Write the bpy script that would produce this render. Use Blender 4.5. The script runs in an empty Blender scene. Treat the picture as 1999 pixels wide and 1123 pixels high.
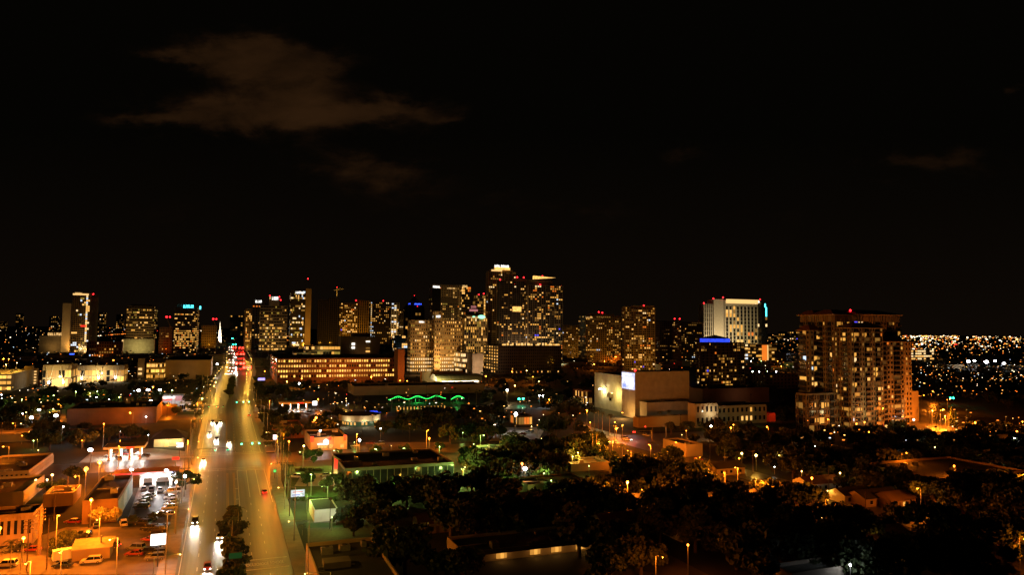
import bpy, bmesh, math, random
from mathutils import Vector, Matrix
R_ = random.Random(7)
S = bpy.context.scene
COL = S.collection
# ------------------------------------------------------------------ camera
FPX = 1400.0; CH = 60.0
PIT = math.atan((646-561.5)/FPX); ROL = math.radians(0.57)
R0 = Vector((1,0,0)); F0 = Vector((0,math.cos(PIT),math.sin(PIT))); U0 = Vector((0,-math.sin(PIT),math.cos(PIT)))
CR = R0*math.cos(ROL)+U0*math.sin(ROL); CU = U0*math.cos(ROL)-R0*math.sin(ROL)
cam = bpy.data.objects.new("camera", bpy.data.cameras.new("camera")); COL.objects.link(cam)
cam.data.sensor_width = 36; cam.data.lens = 36*FPX/1999; cam.data.clip_start = 1; cam.data.clip_end = 120000
cam.matrix_world = Matrix(((CR.x,CU.x,-F0.x,0),(CR.y,CU.y,-F0.y,0),(CR.z,CU.z,-F0.z,CH),(0,0,0,1)))
S.camera = cam
S.render.resolution_x = 1024; S.render.resolution_y = 576
S.view_settings.view_transform = 'Standard'; S.view_settings.look = 'None'
S.view_settings.exposure = 0; S.view_settings.gamma = 1
try:
    S.cycles.use_denoising = True; S.cycles.denoiser = 'OPENIMAGEDENOISE'
    S.cycles.max_bounces = 4; S.cycles.diffuse_bounces = 2; S.cycles.glossy_bounces = 2
    S.cycles.sample_clamp_indirect = 3; S.cycles.use_light_tree = True
    S.cycles.caustics_reflective = False; S.cycles.caustics_refractive = False
except Exception: pass
# ------------------------------------------------------------------ night sky
W = bpy.data.worlds.new("World"); S.world = W; W.use_nodes = True
nt = W.node_tree; N = nt.nodes; L = nt.links; N.clear()
def nd(t, **k):
    n = N.new(t)
    for a, b in k.items(): setattr(n, a, b)
    return n
def mth(op, a, b=None, clamp=False):
    n = nd('ShaderNodeMath', operation=op); n.use_clamp = clamp
    for i, v in enumerate((a, b)):
        if v is None: continue
        if isinstance(v, (int, float)): n.inputs[i].default_value = v
        else: L.new(v, n.inputs[i])
    return n.outputs[0]
tc = nd('ShaderNodeTexCoord'); sep = nd('ShaderNodeSeparateXYZ'); L.new(tc.outputs['Generated'], sep.inputs[0])
yy = mth('MAXIMUM', sep.outputs[1], 0.05)
ca = mth('DIVIDE', sep.outputs[0], yy); cb = mth('DIVIDE', sep.outputs[2], yy)
cmb = nd('ShaderNodeCombineXYZ'); L.new(ca, cmb.inputs[0]); L.new(mth('MULTIPLY', cb, 2.2), cmb.inputs[1])
noi = nd('ShaderNodeTexNoise'); noi.inputs['Scale'].default_value = 9; noi.inputs['Detail'].default_value = 7
noi.inputs['Roughness'].default_value = .62; noi.inputs['Distortion'].default_value = .35; L.new(cmb.outputs[0], noi.inputs[0])
n2 = nd('ShaderNodeTexNoise'); n2.inputs['Scale'].default_value = 11; n2.inputs['Detail'].default_value = 5; n2.inputs['Roughness'].default_value = .6; L.new(cmb.outputs[0], n2.inputs[0])
sc2 = nd('ShaderNodeSeparateColor'); L.new(n2.outputs['Color'], sc2.inputs[0])
cA = mth('ADD', ca, mth('MULTIPLY', mth('SUBTRACT', sc2.outputs[0], .5), .11)); cB = mth('ADD', cb, mth('MULTIPLY', mth('SUBTRACT', sc2.outputs[1], .5), .075))
n3 = nd('ShaderNodeTexNoise'); n3.inputs['Scale'].default_value = 5.5; n3.inputs['Detail'].default_value = 6; n3.inputs['Roughness'].default_value = .55; L.new(cmb.outputs[0], n3.inputs[0])
blobs = [(380,100,75,26,1),(450,95,90,34,.9),(540,105,90,32,1),(620,120,50,26,.9),(300,102,50,9,.5),(520,150,90,30,.6),(560,195,80,36,.95),(470,200,90,30,.7),(320,218,70,26,.95),(250,232,60,14,.7),
 (400,228,80,22,.8),(560,245,70,26,.7),(680,220,80,30,.95),(780,210,80,28,.95),(860,232,40,12,.7),(720,335,90,34,.7),(800,340,70,26,.5),(620,320,90,30,.4),(1820,318,120,20,.85),(1790,300,30,14,.4),(1335,290,40,13,.6),
 (1988,165,26,16,1),(950,400,160,24,.35),(1120,405,90,20,.35),(1460,420,90,20,.35),(430,420,130,24,.28)]
tot = None
for px, py, sx, sy, am in blobs:
    a0 = (px-999.5)/FPX; b0 = (646+(px-999)*.01-py)/FPX/math.cos(PIT)
    e = mth('ADD', mth('POWER', mth('MULTIPLY', mth('SUBTRACT', cA, a0), FPX/sx), 2), mth('POWER', mth('MULTIPLY', mth('SUBTRACT', cB, b0), FPX/sy), 2))
    g = mth('MULTIPLY', mth('EXPONENT', mth('MULTIPLY', e, -.6)), am)
    tot = g if tot is None else mth('ADD', tot, g)
den = mth('ADD', tot, mth('MULTIPLY', mth('SUBTRACT', noi.outputs['Fac'], .5), 4.2))
mr = nd('ShaderNodeMapRange', interpolation_type='SMOOTHSTEP'); L.new(den, mr.inputs['Value'])
mr.inputs['From Min'].default_value = .05; mr.inputs['From Max'].default_value = 1.9
pm = nd('ShaderNodeMapRange'); L.new(n3.outputs['Fac'], pm.inputs['Value']); pm.inputs['From Min'].default_value = .34; pm.inputs['From Max'].default_value = .64; pm.inputs['To Min'].default_value = .30; pm.inputs['To Max'].default_value = 1
gate = mth('MULTIPLY', mth('MULTIPLY', mr.outputs[0], pm.outputs[0]), mth('POWER', mth('MULTIPLY', tot, .8, True), 1.3))
mx = nd('ShaderNodeMixRGB'); L.new(gate, mx.inputs[0])
hz = nd('ShaderNodeMapRange'); L.new(cb, hz.inputs['Value']); hz.inputs['From Min'].default_value = .28; hz.inputs['From Max'].default_value = 0
sk = nd('ShaderNodeMixRGB'); L.new(hz.outputs[0], sk.inputs[0]); sk.inputs[1].default_value = (.0012,.0010,.0006,1); sk.inputs[2].default_value = (.0040,.0024,.0013,1)
L.new(sk.outputs[0], mx.inputs[1]); mx.inputs[2].default_value = (.0235,.0100,.0034,1)
bg = nd('ShaderNodeBackground'); L.new(mx.outputs[0], bg.inputs[0]); bg.inputs[1].default_value = 1
wo = nd('ShaderNodeOutputWorld'); L.new(bg.outputs[0], wo.inputs[0])
# ------------------------------------------------------------------ pixel to world
TH = math.radians(21.7); SN, CS = math.sin(TH), math.cos(TH)
def WV(u, v, z=0.0): return Vector((-u*SN+v*CS, u*CS+v*SN, z))       # u along the boulevard, v to its right
def UV(p): return (-p.x*SN+p.y*CS, p.x*CS+p.y*SN)
def ray(px, py): return F0*FPX + CR*(px-999.5) + CU*(561.5-py)
def G(px, py, z=0.0):
    d = ray(px, py); t = (z-CH)/d.z
    return Vector((0,0,CH)) + d*t
def zat(P, py, px):          # height of the point above P that shows at row py
    d = ray(px, py); t = P.y/d.y
    return CH + d.z*t
def proj(v):
    v = Vector(v)-Vector((0,0,CH)); c = max(v.dot(F0), 1e-3)
    return 999.5+FPX*v.dot(CR)/c, 561.5-FPX*v.dot(CU)/c
# ------------------------------------------------------------------ materials
MT = {}
def mat(name, c, rough=.8, c2=None, scale=1.0, bump=0.0, spec=.5, metal=0, stretch=None, detail=4):
    if name in MT: return MT[name]
    m = bpy.data.materials.new(name); m.use_nodes = True; t = m.node_tree; b = t.nodes['Principled BSDF']
    b.inputs['Roughness'].default_value = rough; b.inputs['Metallic'].default_value = metal
    b.inputs['Specular IOR Level'].default_value = spec
    if c2 is None: c2 = tuple(x*.72 for x in c)
    g = t.nodes.new('ShaderNodeTexCoord'); n = t.nodes.new('ShaderNodeTexNoise'); n.inputs['Scale'].default_value = scale; n.inputs['Detail'].default_value = detail
    if stretch:
        mp = t.nodes.new('ShaderNodeMapping'); mp.vector_type = 'TEXTURE'; mp.inputs['Scale'].default_value = tuple(1/q for q in stretch); mp.inputs['Rotation'].default_value = (0,0,math.radians(21.7) if name == 'road_asphalt' else 0)
        t.links.new(g.outputs['Object'], mp.inputs[0]); t.links.new(mp.outputs[0], n.inputs[0])
    else: t.links.new(g.outputs['Object'], n.inputs[0])
    r = t.nodes.new('ShaderNodeValToRGB'); t.links.new(n.outputs['Fac'], r.inputs[0])
    r.color_ramp.elements[0].position = .35; r.color_ramp.elements[1].position = .68
    r.color_ramp.elements[0].color = (*c2,1); r.color_ramp.elements[1].color = (*c,1)
    t.links.new(r.outputs[0], b.inputs['Base Color'])
    if bump:
        bp = t.nodes.new('ShaderNodeBump'); bp.inputs['Strength'].default_value = bump; t.links.new(n.outputs['Fac'], bp.inputs['Height']); t.links.new(bp.outputs[0], b.inputs['Normal'])
    MT[name] = m; return m
def emi(name, c, s, base=(.1,.1,.1), vary=0):
    if name in MT: return MT[name]
    m = bpy.data.materials.new(name); m.use_nodes = True; b = m.node_tree.nodes['Principled BSDF']
    b.inputs['Base Color'].default_value = (*base,1); b.inputs['Roughness'].default_value = .4
    b.inputs['Emission Color'].default_value = (*c,1); b.inputs['Emission Strength'].default_value = s
    if vary:
        t = m.node_tree; g = t.nodes.new('ShaderNodeTexCoord'); n = t.nodes.new('ShaderNodeTexNoise'); n.inputs['Scale'].default_value = vary
        t.links.new(g.outputs['Object'], n.inputs[0]); q = t.nodes.new('ShaderNodeMath'); q.operation = 'MULTIPLY'; q.inputs[1].default_value = s*2
        t.links.new(n.outputs['Fac'], q.inputs[0]); t.links.new(q.outputs[0], b.inputs['Emission Strength'])
    m.cycles.emission_sampling = 'NONE'
    MT[name] = m; return m
CONC = mat('pale_concrete', (.42,.37,.29), .85, (.30,.26,.20), .15, .1)
TAN = mat('tan_stucco', (.45,.33,.18), .85, (.36,.26,.14), .1, .1)
BEIGE = mat('beige_stucco', (.48,.40,.27), .85, (.36,.30,.20), .12, .1)
DCONC = mat('dark_concrete', (.16,.14,.12), .8, (.10,.09,.08), .2, .1)
BRICK = mat('red_brick', (.30,.13,.07), .85, (.2,.08,.05), .8, .2)
WHITE = mat('white_paint', (.75,.74,.70), .6, (.6,.58,.54), .3)
DGLASS = mat('dark_glass', (.02,.022,.028), .12, (.015,.015,.02), .3, 0, .6)
ROOF = mat('tar_roof', (.055,.048,.042), .9, (.035,.03,.027), .12, .2)
ROOFT = mat('brown_roof', (.20,.12,.07), .85, (.13,.08,.05), .1, .1)
TILE = mat('clay_tile_roof', (.22,.08,.05), .8, (.14,.05,.03), 1.5, .2)
METAL = mat('galvanised_steel', (.38,.37,.35), .45, (.28,.27,.26), 2, 0, .5, .6)
DMETAL = mat('black_steel', (.05,.05,.05), .5, (.03,.03,.03), 2)
WOOD = mat('wood_pole', (.20,.13,.08), .9, (.12,.08,.05), 3, .3)
GREENC = mat('green_glass', (.03,.09,.07), .3, (.02,.06,.05), .4)
BLUEW = mat('blue_mural', (.16,.34,.42), .7, (.45,.5,.48), .12)
REDP = mat('red_paint', (.55,.03,.02), .5, (.42,.02,.015), .6)
ASPH = mat('asphalt', (.070,.062,.052), .42, (.045,.040,.035), .5, .05, .5)
def road_asphalt():
    m = mat('road_asphalt', (.125,.112,.092), .40, (.050,.045,.038), 1.0, .04, .5, 0, (.9,.01,.6), 6)
    return m
ROADM = road_asphalt()
GROUND = mat('city_ground', (.034,.030,.020), .95, (.014,.016,.010), .05, .2)
GRASS = mat('lawn_grass', (.06,.11,.025), .95, (.035,.07,.018), .3, .4)
SIDE = mat('sidewalk_concrete', (.34,.30,.24), .85, (.25,.22,.18), .4, .1)
PAINT = mat('road_paint', (.80,.78,.70), .6, (.55,.53,.48), 2)
YPAINT = mat('yellow_road_paint', (.60,.38,.06), .6, (.4,.25,.05), 2)
LEAF = mat('green_leaves', (.055,.080,.022), .7, (.022,.038,.010), .9)
LEAF2 = mat('olive_leaves', (.075,.080,.026), .7, (.03,.04,.013), .9)
LEAFP = mat('palm_fronds', (.08,.10,.03), .6, (.04,.06,.018), .9)
BARK = mat('tree_bark', (.14,.10,.07), .95, (.08,.055,.04), 2, .4)
PBARK = mat('palm_bark', (.40,.36,.28), .9, (.28,.25,.2), 2, .3)
RUBBER = mat('tyre_rubber', (.02,.02,.02), .8)
CGLASS = mat('car_glass', (.015,.017,.02), .08, (.015,.017,.02), 1, 0, .8)
w_gold = emi('gold_window_light', (1,.46,.075), .95); w_warm = emi('warm_window_light', (1,.50,.12), 1.25)
w_dim = emi('dim_window_light', (.85,.40,.07), .32); w_olive = emi('olive_window_light', (.75,.50,.07), .45)
w_white = emi('white_window_light', (1,.66,.30), 1.35); w_cool = emi('cool_window_light', (.72,.85,1), 1.1)
w_blue = emi('blue_window_light', (.10,.08,1), 1.2); w_orange = emi('orange_window_light', (1,.22,.02), .9)
w_faint = emi('faint_window_light', (.6,.26,.05), .12)
w_deck = emi('garage_bay_light', (1,.52,.09), 1.7)
w_gdeep = emi('amber_window_light', (1,.42,.06), .55)
PAL = dict(res=[(w_gold,5),(w_warm,3),(w_gdeep,3),(w_dim,6),(w_faint,6),(w_white,1),(w_cool,.4),(w_blue,.12),(w_orange,1)],
    off=[(w_gold,7),(w_olive,3),(w_dim,5),(w_faint,5),(w_warm,3),(w_white,1)],
    warm=[(w_gold,6),(w_warm,4),(w_dim,4),(w_orange,1)], white=[(w_white,5),(w_warm,3),(w_cool,2)],
    garage=[(w_deck,7),(w_gold,3),(w_warm,2),(w_gdeep,3)], wgarage=[(w_white,5),(w_warm,4)],
    cool=[(w_cool,1.6),(w_white,3),(w_warm,3),(w_dim,3),(w_olive,2)], dim=[(w_dim,5),(w_faint,6),(w_gold,2)])
def pick(p, rg):
    L_ = PAL[p]; s = sum(w for _, w in L_); r = rg.random()*s
    for m, w in L_:
        r -= w
        if r <= 0: return m
    return L_[-1][0]
E_RED = emi('red_beacon_light', (1,.015,.02), 6); E_GRN = emi('green_signal_light', (.02,1,.45), 22)
E_REDS = emi('red_signal_light', (1,.02,.01), 16); E_HEAD = emi('headlight_glow', (1,.88,.66), 22); E_TAIL = emi('taillight_glow', (1,.02,.01), 9)
E_SOD = emi('sodium_lamp_glow', (1,.27,.025), 9); E_WHT = emi('white_lamp_glow', (.95,.95,1), 30); E_YEL = emi('warm_lamp_glow', (1,.62,.20), 9)
E_GR = emi('greenish_lamp_glow', (.72,1,.30), 6); E_SIGNW = emi('white_sign_light', (1,.97,.9), 2.2); E_CYAN = emi('cyan_sign_light', (.08,.85,1), 4)
E_BLUE = emi('blue_sign_light', (.04,.10,1), 3.5); E_BLUE2 = emi('blue_roof_light', (.03,.08,1), 1.0, vary=.3); E_REDSG = emi('red_sign_light', (1,.015,.01), 1.6); E_GOLD = emi('gold_crown_light', (1,.52,.12), 1.4, vary=.4)
E_GREEN = emi('green_tube_light', (.03,1,.12), 2.6); E_PINK = emi('pink_edge_light', (1,.35,.35), .5); E_MINT = emi('mint_edge_light', (.35,1,.6), 1.6); E_YELS = emi('warm_strip_light', (1,.58,.20), 1.2)
E_SCR = None
LIT = set()
# ------------------------------------------------------------------ mesh builder and object helpers
class MB:
    def __init__(s): s.v = []; s.f = []; s.m = []; s.ms = []
    def mi(s, m):
        if m not in s.ms: s.ms.append(m)
        return s.ms.index(m)
    def poly(s, pts, m):
        b = len(s.v); s.v += [tuple(p) for p in pts]; s.f.append(tuple(range(b, b+len(pts)))); s.m.append(s.mi(m))
    def box(s, x0, x1, y0, y1, z0, z1, m, M=None):
        b = len(s.v); P = [(x0,y0,z0),(x1,y0,z0),(x1,y1,z0),(x0,y1,z0),(x0,y0,z1),(x1,y0,z1),(x1,y1,z1),(x0,y1,z1)]
        if M: P = [tuple(M @ Vector(p)) for p in P]
        s.v += P; k = s.mi(m)
        for q in ((0,3,2,1),(4,5,6,7),(0,1,5,4),(1,2,6,5),(2,3,7,6),(3,0,4,7)): s.f.append(tuple(b+i for i in q)); s.m.append(k)
    def tube(s, p0, p1, r0, r1, m, n=8, cap=True):
        p0 = Vector(p0); p1 = Vector(p1); d = (p1-p0).normalized(); a = d.orthogonal().normalized(); c = d.cross(a); b = len(s.v); k = s.mi(m)
        for p, r in ((p0,r0),(p1,r1)):
            for i in range(n):
                t = 2*math.pi*i/n; s.v.append(tuple(p+a*(r*math.cos(t))+c*(r*math.sin(t))))
        for i in range(n): s.f.append((b+i, b+(i+1)%n, b+n+(i+1)%n, b+n+i)); s.m.append(k)
        if cap: s.f.append(tuple(b+i for i in range(n))[::-1]); s.f.append(tuple(b+n+i for i in range(n))); s.m += [k,k]
    def ball(s, c, r, m, n=8, k=5, sz=1.0):
        b = len(s.v); kk = s.mi(m)
        for j in range(1, k):
            p = math.pi*j/k
            for i in range(n): t = 2*math.pi*i/n; s.v.append((c[0]+r*math.sin(p)*math.cos(t), c[1]+r*math.sin(p)*math.sin(t), c[2]+r*sz*math.cos(p)))
        top = len(s.v); s.v.append((c[0],c[1],c[2]+r*sz)); s.v.append((c[0],c[1],c[2]-r*sz))
        for i in range(n):
            s.f.append((top, b+i, b+(i+1)%n)); s.m.append(kk)
            e = b+(k-2)*n; s.f.append((top+1, e+(i+1)%n, e+i)); s.m.append(kk)
        for j in range(k-2):
            for i in range(n): q = b+j*n; s.f.append((q+i, q+n+i, q+n+(i+1)%n, q+(i+1)%n)); s.m.append(kk)
    def prism(s, pts, z0, z1, m, mtop=None):
        n = len(pts); b = len(s.v); s.v += [(x,y,z0) for x,y in pts]+[(x,y,z1) for x,y in pts]; k = s.mi(m)
        for i in range(n): s.f.append((b+i, b+(i+1)%n, b+n+(i+1)%n, b+n+i)); s.m.append(k)
        s.f.append(tuple(range(b, b+n))[::-1]); s.m.append(k); s.f.append(tuple(range(b+n, b+2*n))); s.m.append(s.mi(mtop or m))
    def mesh(s, name):
        me = bpy.data.meshes.new(name); me.from_pydata(s.v, [], s.f)
        for m in s.ms: me.materials.append(m)
        me.polygons.foreach_set('material_index', s.m); me.update(); return me
    def obj(s, name, parent=None, loc=(0,0,0), rz=0):
        o = bpy.data.objects.new(name, s.mesh(name)); COL.objects.link(o); o.location = loc; o.rotation_euler = (0,0,rz); o.parent = parent
        return o
def tag(o, label=None, cat=None, group=None, kind=None):
    if label: o['label'] = label
    if cat: o['category'] = cat
    if group: o['group'] = group
    if kind: o['kind'] = kind
    return o
def empty(name, label, cat, loc, rz=0, group=None):
    o = bpy.data.objects.new(name, None); COL.objects.link(o); o.location = loc; o.rotation_euler = (0,0,rz); o.empty_display_size = .5
    return tag(o, label, cat, group)
def inst(name, me, parent=None, loc=(0,0,0), rz=0, sc=(1,1,1)):
    o = bpy.data.objects.new(name, me); COL.objects.link(o); o.location = loc; o.rotation_euler = (0,0,rz); o.scale = sc; o.parent = parent
    return o
def lamp(kind, loc, col, pw, parent=None, r=.2, aim=None, ang=120, name='lamp_light', blend=.6):
    l = bpy.data.lights.new(name, kind); l.color = col; l.energy = pw; l.shadow_soft_size = r
    o = bpy.data.objects.new(name, l); COL.objects.link(o); o.location = loc; o.parent = parent
    if kind == 'SPOT': l.spot_size = math.radians(ang); l.spot_blend = blend
    if aim is not None: o.rotation_euler = Vector(aim).to_track_quat('-Z', 'Y').to_euler()
    return o
SOD = (1,.20,.008); YEL = (1,.50,.055); WHT = (.90,.92,1); GRN = (.55,.9,.16); CREAM = (1,.60,.20)
EXCL = []      # (u0,u1,v0,v1) footprints that trees keep clear of
AUTO = []      # objects whose label is made at the end
UNITW = {}
def unit_win(m):
    if m.name not in UNITW:
        b = MB(); b.box(-.5,.5,-.5,.5,-.5,.5,m); UNITW[m.name] = b.mesh('window')
    return UNITW[m.name]
# ------------------------------------------------------------------ buildings
STY = dict(punch=(.5,.5,'grid'), tall=(.5,.68,'grid'), band=(.96,.5,'band'), glass=(.9,.82,'thin'), balc=(.72,.66,'balc'), garage=(.94,.55,'band'),deck=(.60,.46,'grid'), stripe=(.6,.9,'fins'),mix=(.6,.62,'mix'))
def tower(name, label, x0, x1, yt, yb, nf, nc, wall=BEIGE, style='punch', frac=.2, pal='res', xs=None, dep=24, rows=None, cols=None, seed=0,
          nind=60, wash=None, base=0, ns=None, cat='building', roof=ROOF, pent=(), beacons=(), signs=(), glass=DGLASS, rail=None, skiptop=0, sidelit=None, washd=None, rowpal=None, colpal='white', parapet=.9, side_style=None, sfrac=None):
    P = G(x0, yb); left = x0 < 442 and (xs is None or xs > x1)
    # front facade runs along +v
    def hit(px, P, D):
        d = ray(px, 646); # solve P + D t on the vertical plane of column px
        return (P.y*d.x - P.x*d.y)/(D.x*d.y - D.y*d.x)
    E2 = Vector((CS,SN,0)); E1 = Vector((-SN,CS,0))
    w = hit(x1, P, E2); h = zat(P, yt, x0)
    if xs is not None: dep = hit(xs, P+E2*w, E1) if left else hit(xs, P, E1)
    dep = max(6, min(dep, 140))
    rg = random.Random(seed*7919+int(x0*3+yt))
    T = empty(name, label, cat, (P.x,P.y,0), TH)
    u0, v0 = UV(P); EXCL.append((u0-2,u0+dep+2,v0-2,v0+w+2))
    if label is None: AUTO.append((T, 'dim '+name.replace('_',' '), 'dim blocks of the middle distance'))
    wb = MB(); wb.box(0,w,0,dep,0,h,wall)
    if roof: wb.box(.4,w-.4,.4,dep-.4,h-.02,h+.03,roof)
    if parapet:
        for q in ((0,w,0,.35),(0,w,dep-.35,dep),(0,.35,.35,dep-.35),(w-.35,w,.35,dep-.35)): wb.box(*q,h-.01,h+parapet,wall)
    fw, fh, kind = STY.get(style, (.5,.5,'grid')) if style != 'plain' else (0,0,None)
    if h < 19 and w > 8 and dep > 7 and roof:
        ru = random.Random(seed+5)
        for _ in range(min(6, 1+int(w*dep/220))):
            uw, ud, uh = ru.uniform(1.2,3.2), ru.uniform(1.2,2.6), ru.uniform(.7,1.7); ux, uy = ru.uniform(1,w-1-uw), ru.uniform(1,max(1.2,dep-1-ud)); c = MB()
            c.box(ux,ux+uw,uy,uy+ud,h+.03,h+uh,METAL); c.tube((ux+uw/2,uy+ud/2,h+uh),(ux+uw/2,uy+ud/2,h+uh+.15),min(uw,ud)*.32,min(uw,ud)*.32,DMETAL,8); c.obj('roof_unit', T)
        c = MB(); c.box(1,min(w-1,9),dep*.5-.15,dep*.5+.15,h+.2,h+.45,METAL); c.obj('roof_duct', T)
    gl = MB(); ind = []; zb = base
    faces = [('f', w, nc)]
    sn = ns if ns is not None else max(1, round(nc*dep/max(w,1)))
    faces.append(('s', dep, sn))
    railm = rail or wall
    for fid, ww, n in faces:
        if kind is None or n == 0: continue
        if fid == 's' and (side_style == 'plain'): continue
        def pt(a, o_, z):      # a along face, o_ outwards
            if fid == 'f': return (a, -o_, z)
            return (w+o_, a, z) if left else (-o_, a, z)
        def bx(B, a0, a1, o0, o1, z0, z1, m):
            p = pt(a0,o0,z0); q = pt(a1,o1,z1); B.box(min(p[0],q[0]),max(p[0],q[0]),min(p[1],q[1]),max(p[1],q[1]),z0,z1,m)
        cw = ww/n; fl = (h-skiptop-zb)/nf
        for c in range(n+1):
            a = c*cw
            if kind == 'grid': bx(wb, max(0,a-cw*(1-fw)/2), min(ww,a+cw*(1-fw)/2), -.04, .30, zb, h-skiptop*.2, wall)
            elif kind == 'thin': bx(wb, max(0,a-cw*.05), min(ww,a+cw*.05), -.04, .22, zb, h, wall)
            elif kind == 'fins': bx(wb, max(0,a-cw*.2), min(ww,a+cw*.2), -.04, .8, zb, h-skiptop, wall)
            elif kind == 'band' and (c%2 == 0): bx(wb, max(0,a-.3), min(ww,a+.3), -.04, .12, zb, h-skiptop, wall)
            elif kind == 'mix' and c < n and c%4 in (0,3): bx(wb,a,a+cw*.2,-.04,.5,zb,h,wall); bx(wb,a+cw*.8,a+cw,-.04,.5,zb,h,wall)
            elif kind == 'balc' and c%2 == 0: bx(wb, max(0,a-cw*.16), min(ww,a+cw*.16), -.04, 1.25, zb, h-skiptop, wall)
        for r in range(nf):
            z = zb+r*fl
            if kind in ('grid','band'): bx(wb, 0, ww, -.04, .26 if kind == 'grid' else .35, z, z+fl*(1-fh)*.75, wall)
            elif kind == 'thin': bx(wb, 0, ww, -.04, .18, z, z+fl*.14, wall)
            elif kind == 'balc':
                bx(wb, .02, ww-.02, -.04, 1.5, z-.12, z+.14, wall); bx(wb, .05, ww-.05, 1.40, 1.46, z+.14, z+1.0, railm)
            elif kind == 'mix':
                for c in range(n):
                    if c%4 in (0,3): bx(wb,c*cw+cw*.2,c*cw+cw*.8,-.04,.46,z,z+fl*.36,wall)
                    else: bx(wb,c*cw+.01,c*cw+cw-.01,-.04,1.35,z-.1,z+.12,wall); bx(wb,c*cw+.02,c*cw+cw-.02,1.26,1.31,z+.12,z+1.05,DMETAL)
            rowp = None
            if rows and r in rows: rowp = rows[r]
            pr = random.Random(rg.random()); run = None
            for c in range(n):
                a = (c+.5)*cw; zc = z+fl*(.5+(1-fh)*.25)
                fr = frac if fid == 'f' else (sfrac if sfrac is not None else frac*.8)
                lit = None
                if rowp is not None: lit = pick(rowpal or pal, rg) if rg.random() < rowp else None
                elif cols and fid == 'f' and c in cols: lit = pick(colpal, rg) if rg.random() < cols[c] else None
                else:
                    if run is not None and rg.random() < .35: lit = run
                    elif rg.random() < fr*.8: lit = pick(pal, rg)
                run = lit
                p = pt(a, .03, zc)
                sx = cw*fw; sz = fl*fh
                if kind == 'mix' and c%4 in (1,2): sx = cw*.96; sz = fl*.86; p = pt(a,.03,z+fl*.53); zc = z+fl*.53
                if lit is None: bx(gl, a-sx/2, a+sx/2, 0, .05, zc-sz/2, zc+sz/2, glass)
                else: ind.append((p, fid, sx, sz, lit, a, zc))
    body = wb.obj('wall', T)
    if ind:
        rg.shuffle(ind); k = nind
        for j, (p, fid, sx, sz, m, a, zc) in enumerate(ind):
            if j < k:
                o = inst('window', unit_win(m), T, p, 0 if fid == 'f' else math.pi/2, (sx, .08, sz))
            else:
                p0 = [p[0],p[1]]
                if fid == 'f': gl.box(p[0]-sx/2,p[0]+sx/2,p[1]-.04,p[1]+.04,zc-sz/2,zc+sz/2,m)
                else: gl.box(p[0]-.04,p[0]+.04,p[1]-sx/2,p[1]+sx/2,zc-sz/2,zc+sz/2,m)
    if gl.v: tag(gl.obj('window_glass', T), kind='stuff')
    def X(px): return (px-x0)/(x1-x0)*w
    def Z(py): return zat(P, py, x0)
    for q in pent:          # (xa, xb, ytop, material[, y0frac, y1frac])
        xa, xb, yp, m = q[:4]; f0, f1 = (q[4:6] if len(q) > 5 else (.1,.9)); b = MB()
        b.box(X(xa),X(xb),dep*f0,dep*f1,h+.02,Z(yp),m); b.obj('penthouse', T)
    for q in beacons:       # (px, py)
        b = MB(); z = Z(q[1]); zb0 = min(h, z-1); f = P.y/1000
        b.tube((0,0,0),(0,0,z-zb0-.5),.15,.1,DMETAL,6); b.ball((0,0,z-zb0),.4+.75*f,E_RED,8,5); b.obj('beacon', T, (X(q[0]), dep*.12 if len(q)<3 else -1.2, zb0))
    for q in signs:         # (xa, xb, ya, yb, material, n letters)
        xa, xb, ya, yb_, m, n = q; b = MB(); A, B = X(xa), X(xb); z1, z0 = Z(ya), Z(yb_); st = (B-A)/n
        yo = -1.0
        if n > 1:
            for i in range(n):
                a = A+st*i; t_ = st*.18
                k = rg.randrange(4); b.box(a+st*.08,a+st*.08+t_,yo,yo+.4,z0,z1,m)
                if k != 0: b.box(a+st*.62,a+st*.62+t_,yo,yo+.4,z0,z1*(.999),m)
                if k in (1,2): b.box(a+st*.08+t_,a+st*.62,yo,yo+.38,z1-(z1-z0)*.25,z1-.01,m)
                if k in (0,2,3): b.box(a+st*.08+t_,a+st*.62,yo,yo+.36,z0+.01,z0+(z1-z0)*.25,m)
                if k in (1,3): b.box(a+st*.08+t_,a+st*.62,yo,yo+.34,z0+(z1-z0)*.4,z0+(z1-z0)*.6,m)
        else: b.box(A,B,yo,yo+.4,z0,z1,m)
        b.obj('sign_letters' if n > 1 else 'light_strip', T)
    if wash:                # a floodlight mast added before the facade only to brighten it
        col, E = wash; D = washd or max(18, h*.55); hm = 9
        col = tuple(c**1.3 for c in col); added_mast = empty('floodlight', None, 'floodlight', WV(u0-D, v0+w*.5)); AUTO.append((added_mast, 'added slim floodlight mast', 'added floodlight masts that brighten the facades'))
        b = MB(); b.tube((0,0,0),(0,0,hm-.4),.14,.09,DMETAL,6); b.obj('pole', added_mast)
        b = MB(); b.box(-.5,.5,-.35,.1,hm-.4,hm+.3,DMETAL); b.obj('lamp_housing', added_mast)
        dd = math.hypot(D, h*.45); aim = Vector((-SN,CS,0))*D+Vector((0,0,h*.5-hm))
        lamp('SPOT', (-SN*.5,CS*.5,hm+.1), col, 4*math.pi*dd*dd*E*(.55 if 'complex' in (label or '') or 'theatre' in name else (2.3 if E < .5 and yt < 680 else 1.45)), added_mast, 1.0, aim, 130, blend=1)
    return dict(T=T, P=P, w=w, d=dep, h=h, X=X, Z=Z, u0=u0, v0=v0)
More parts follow.
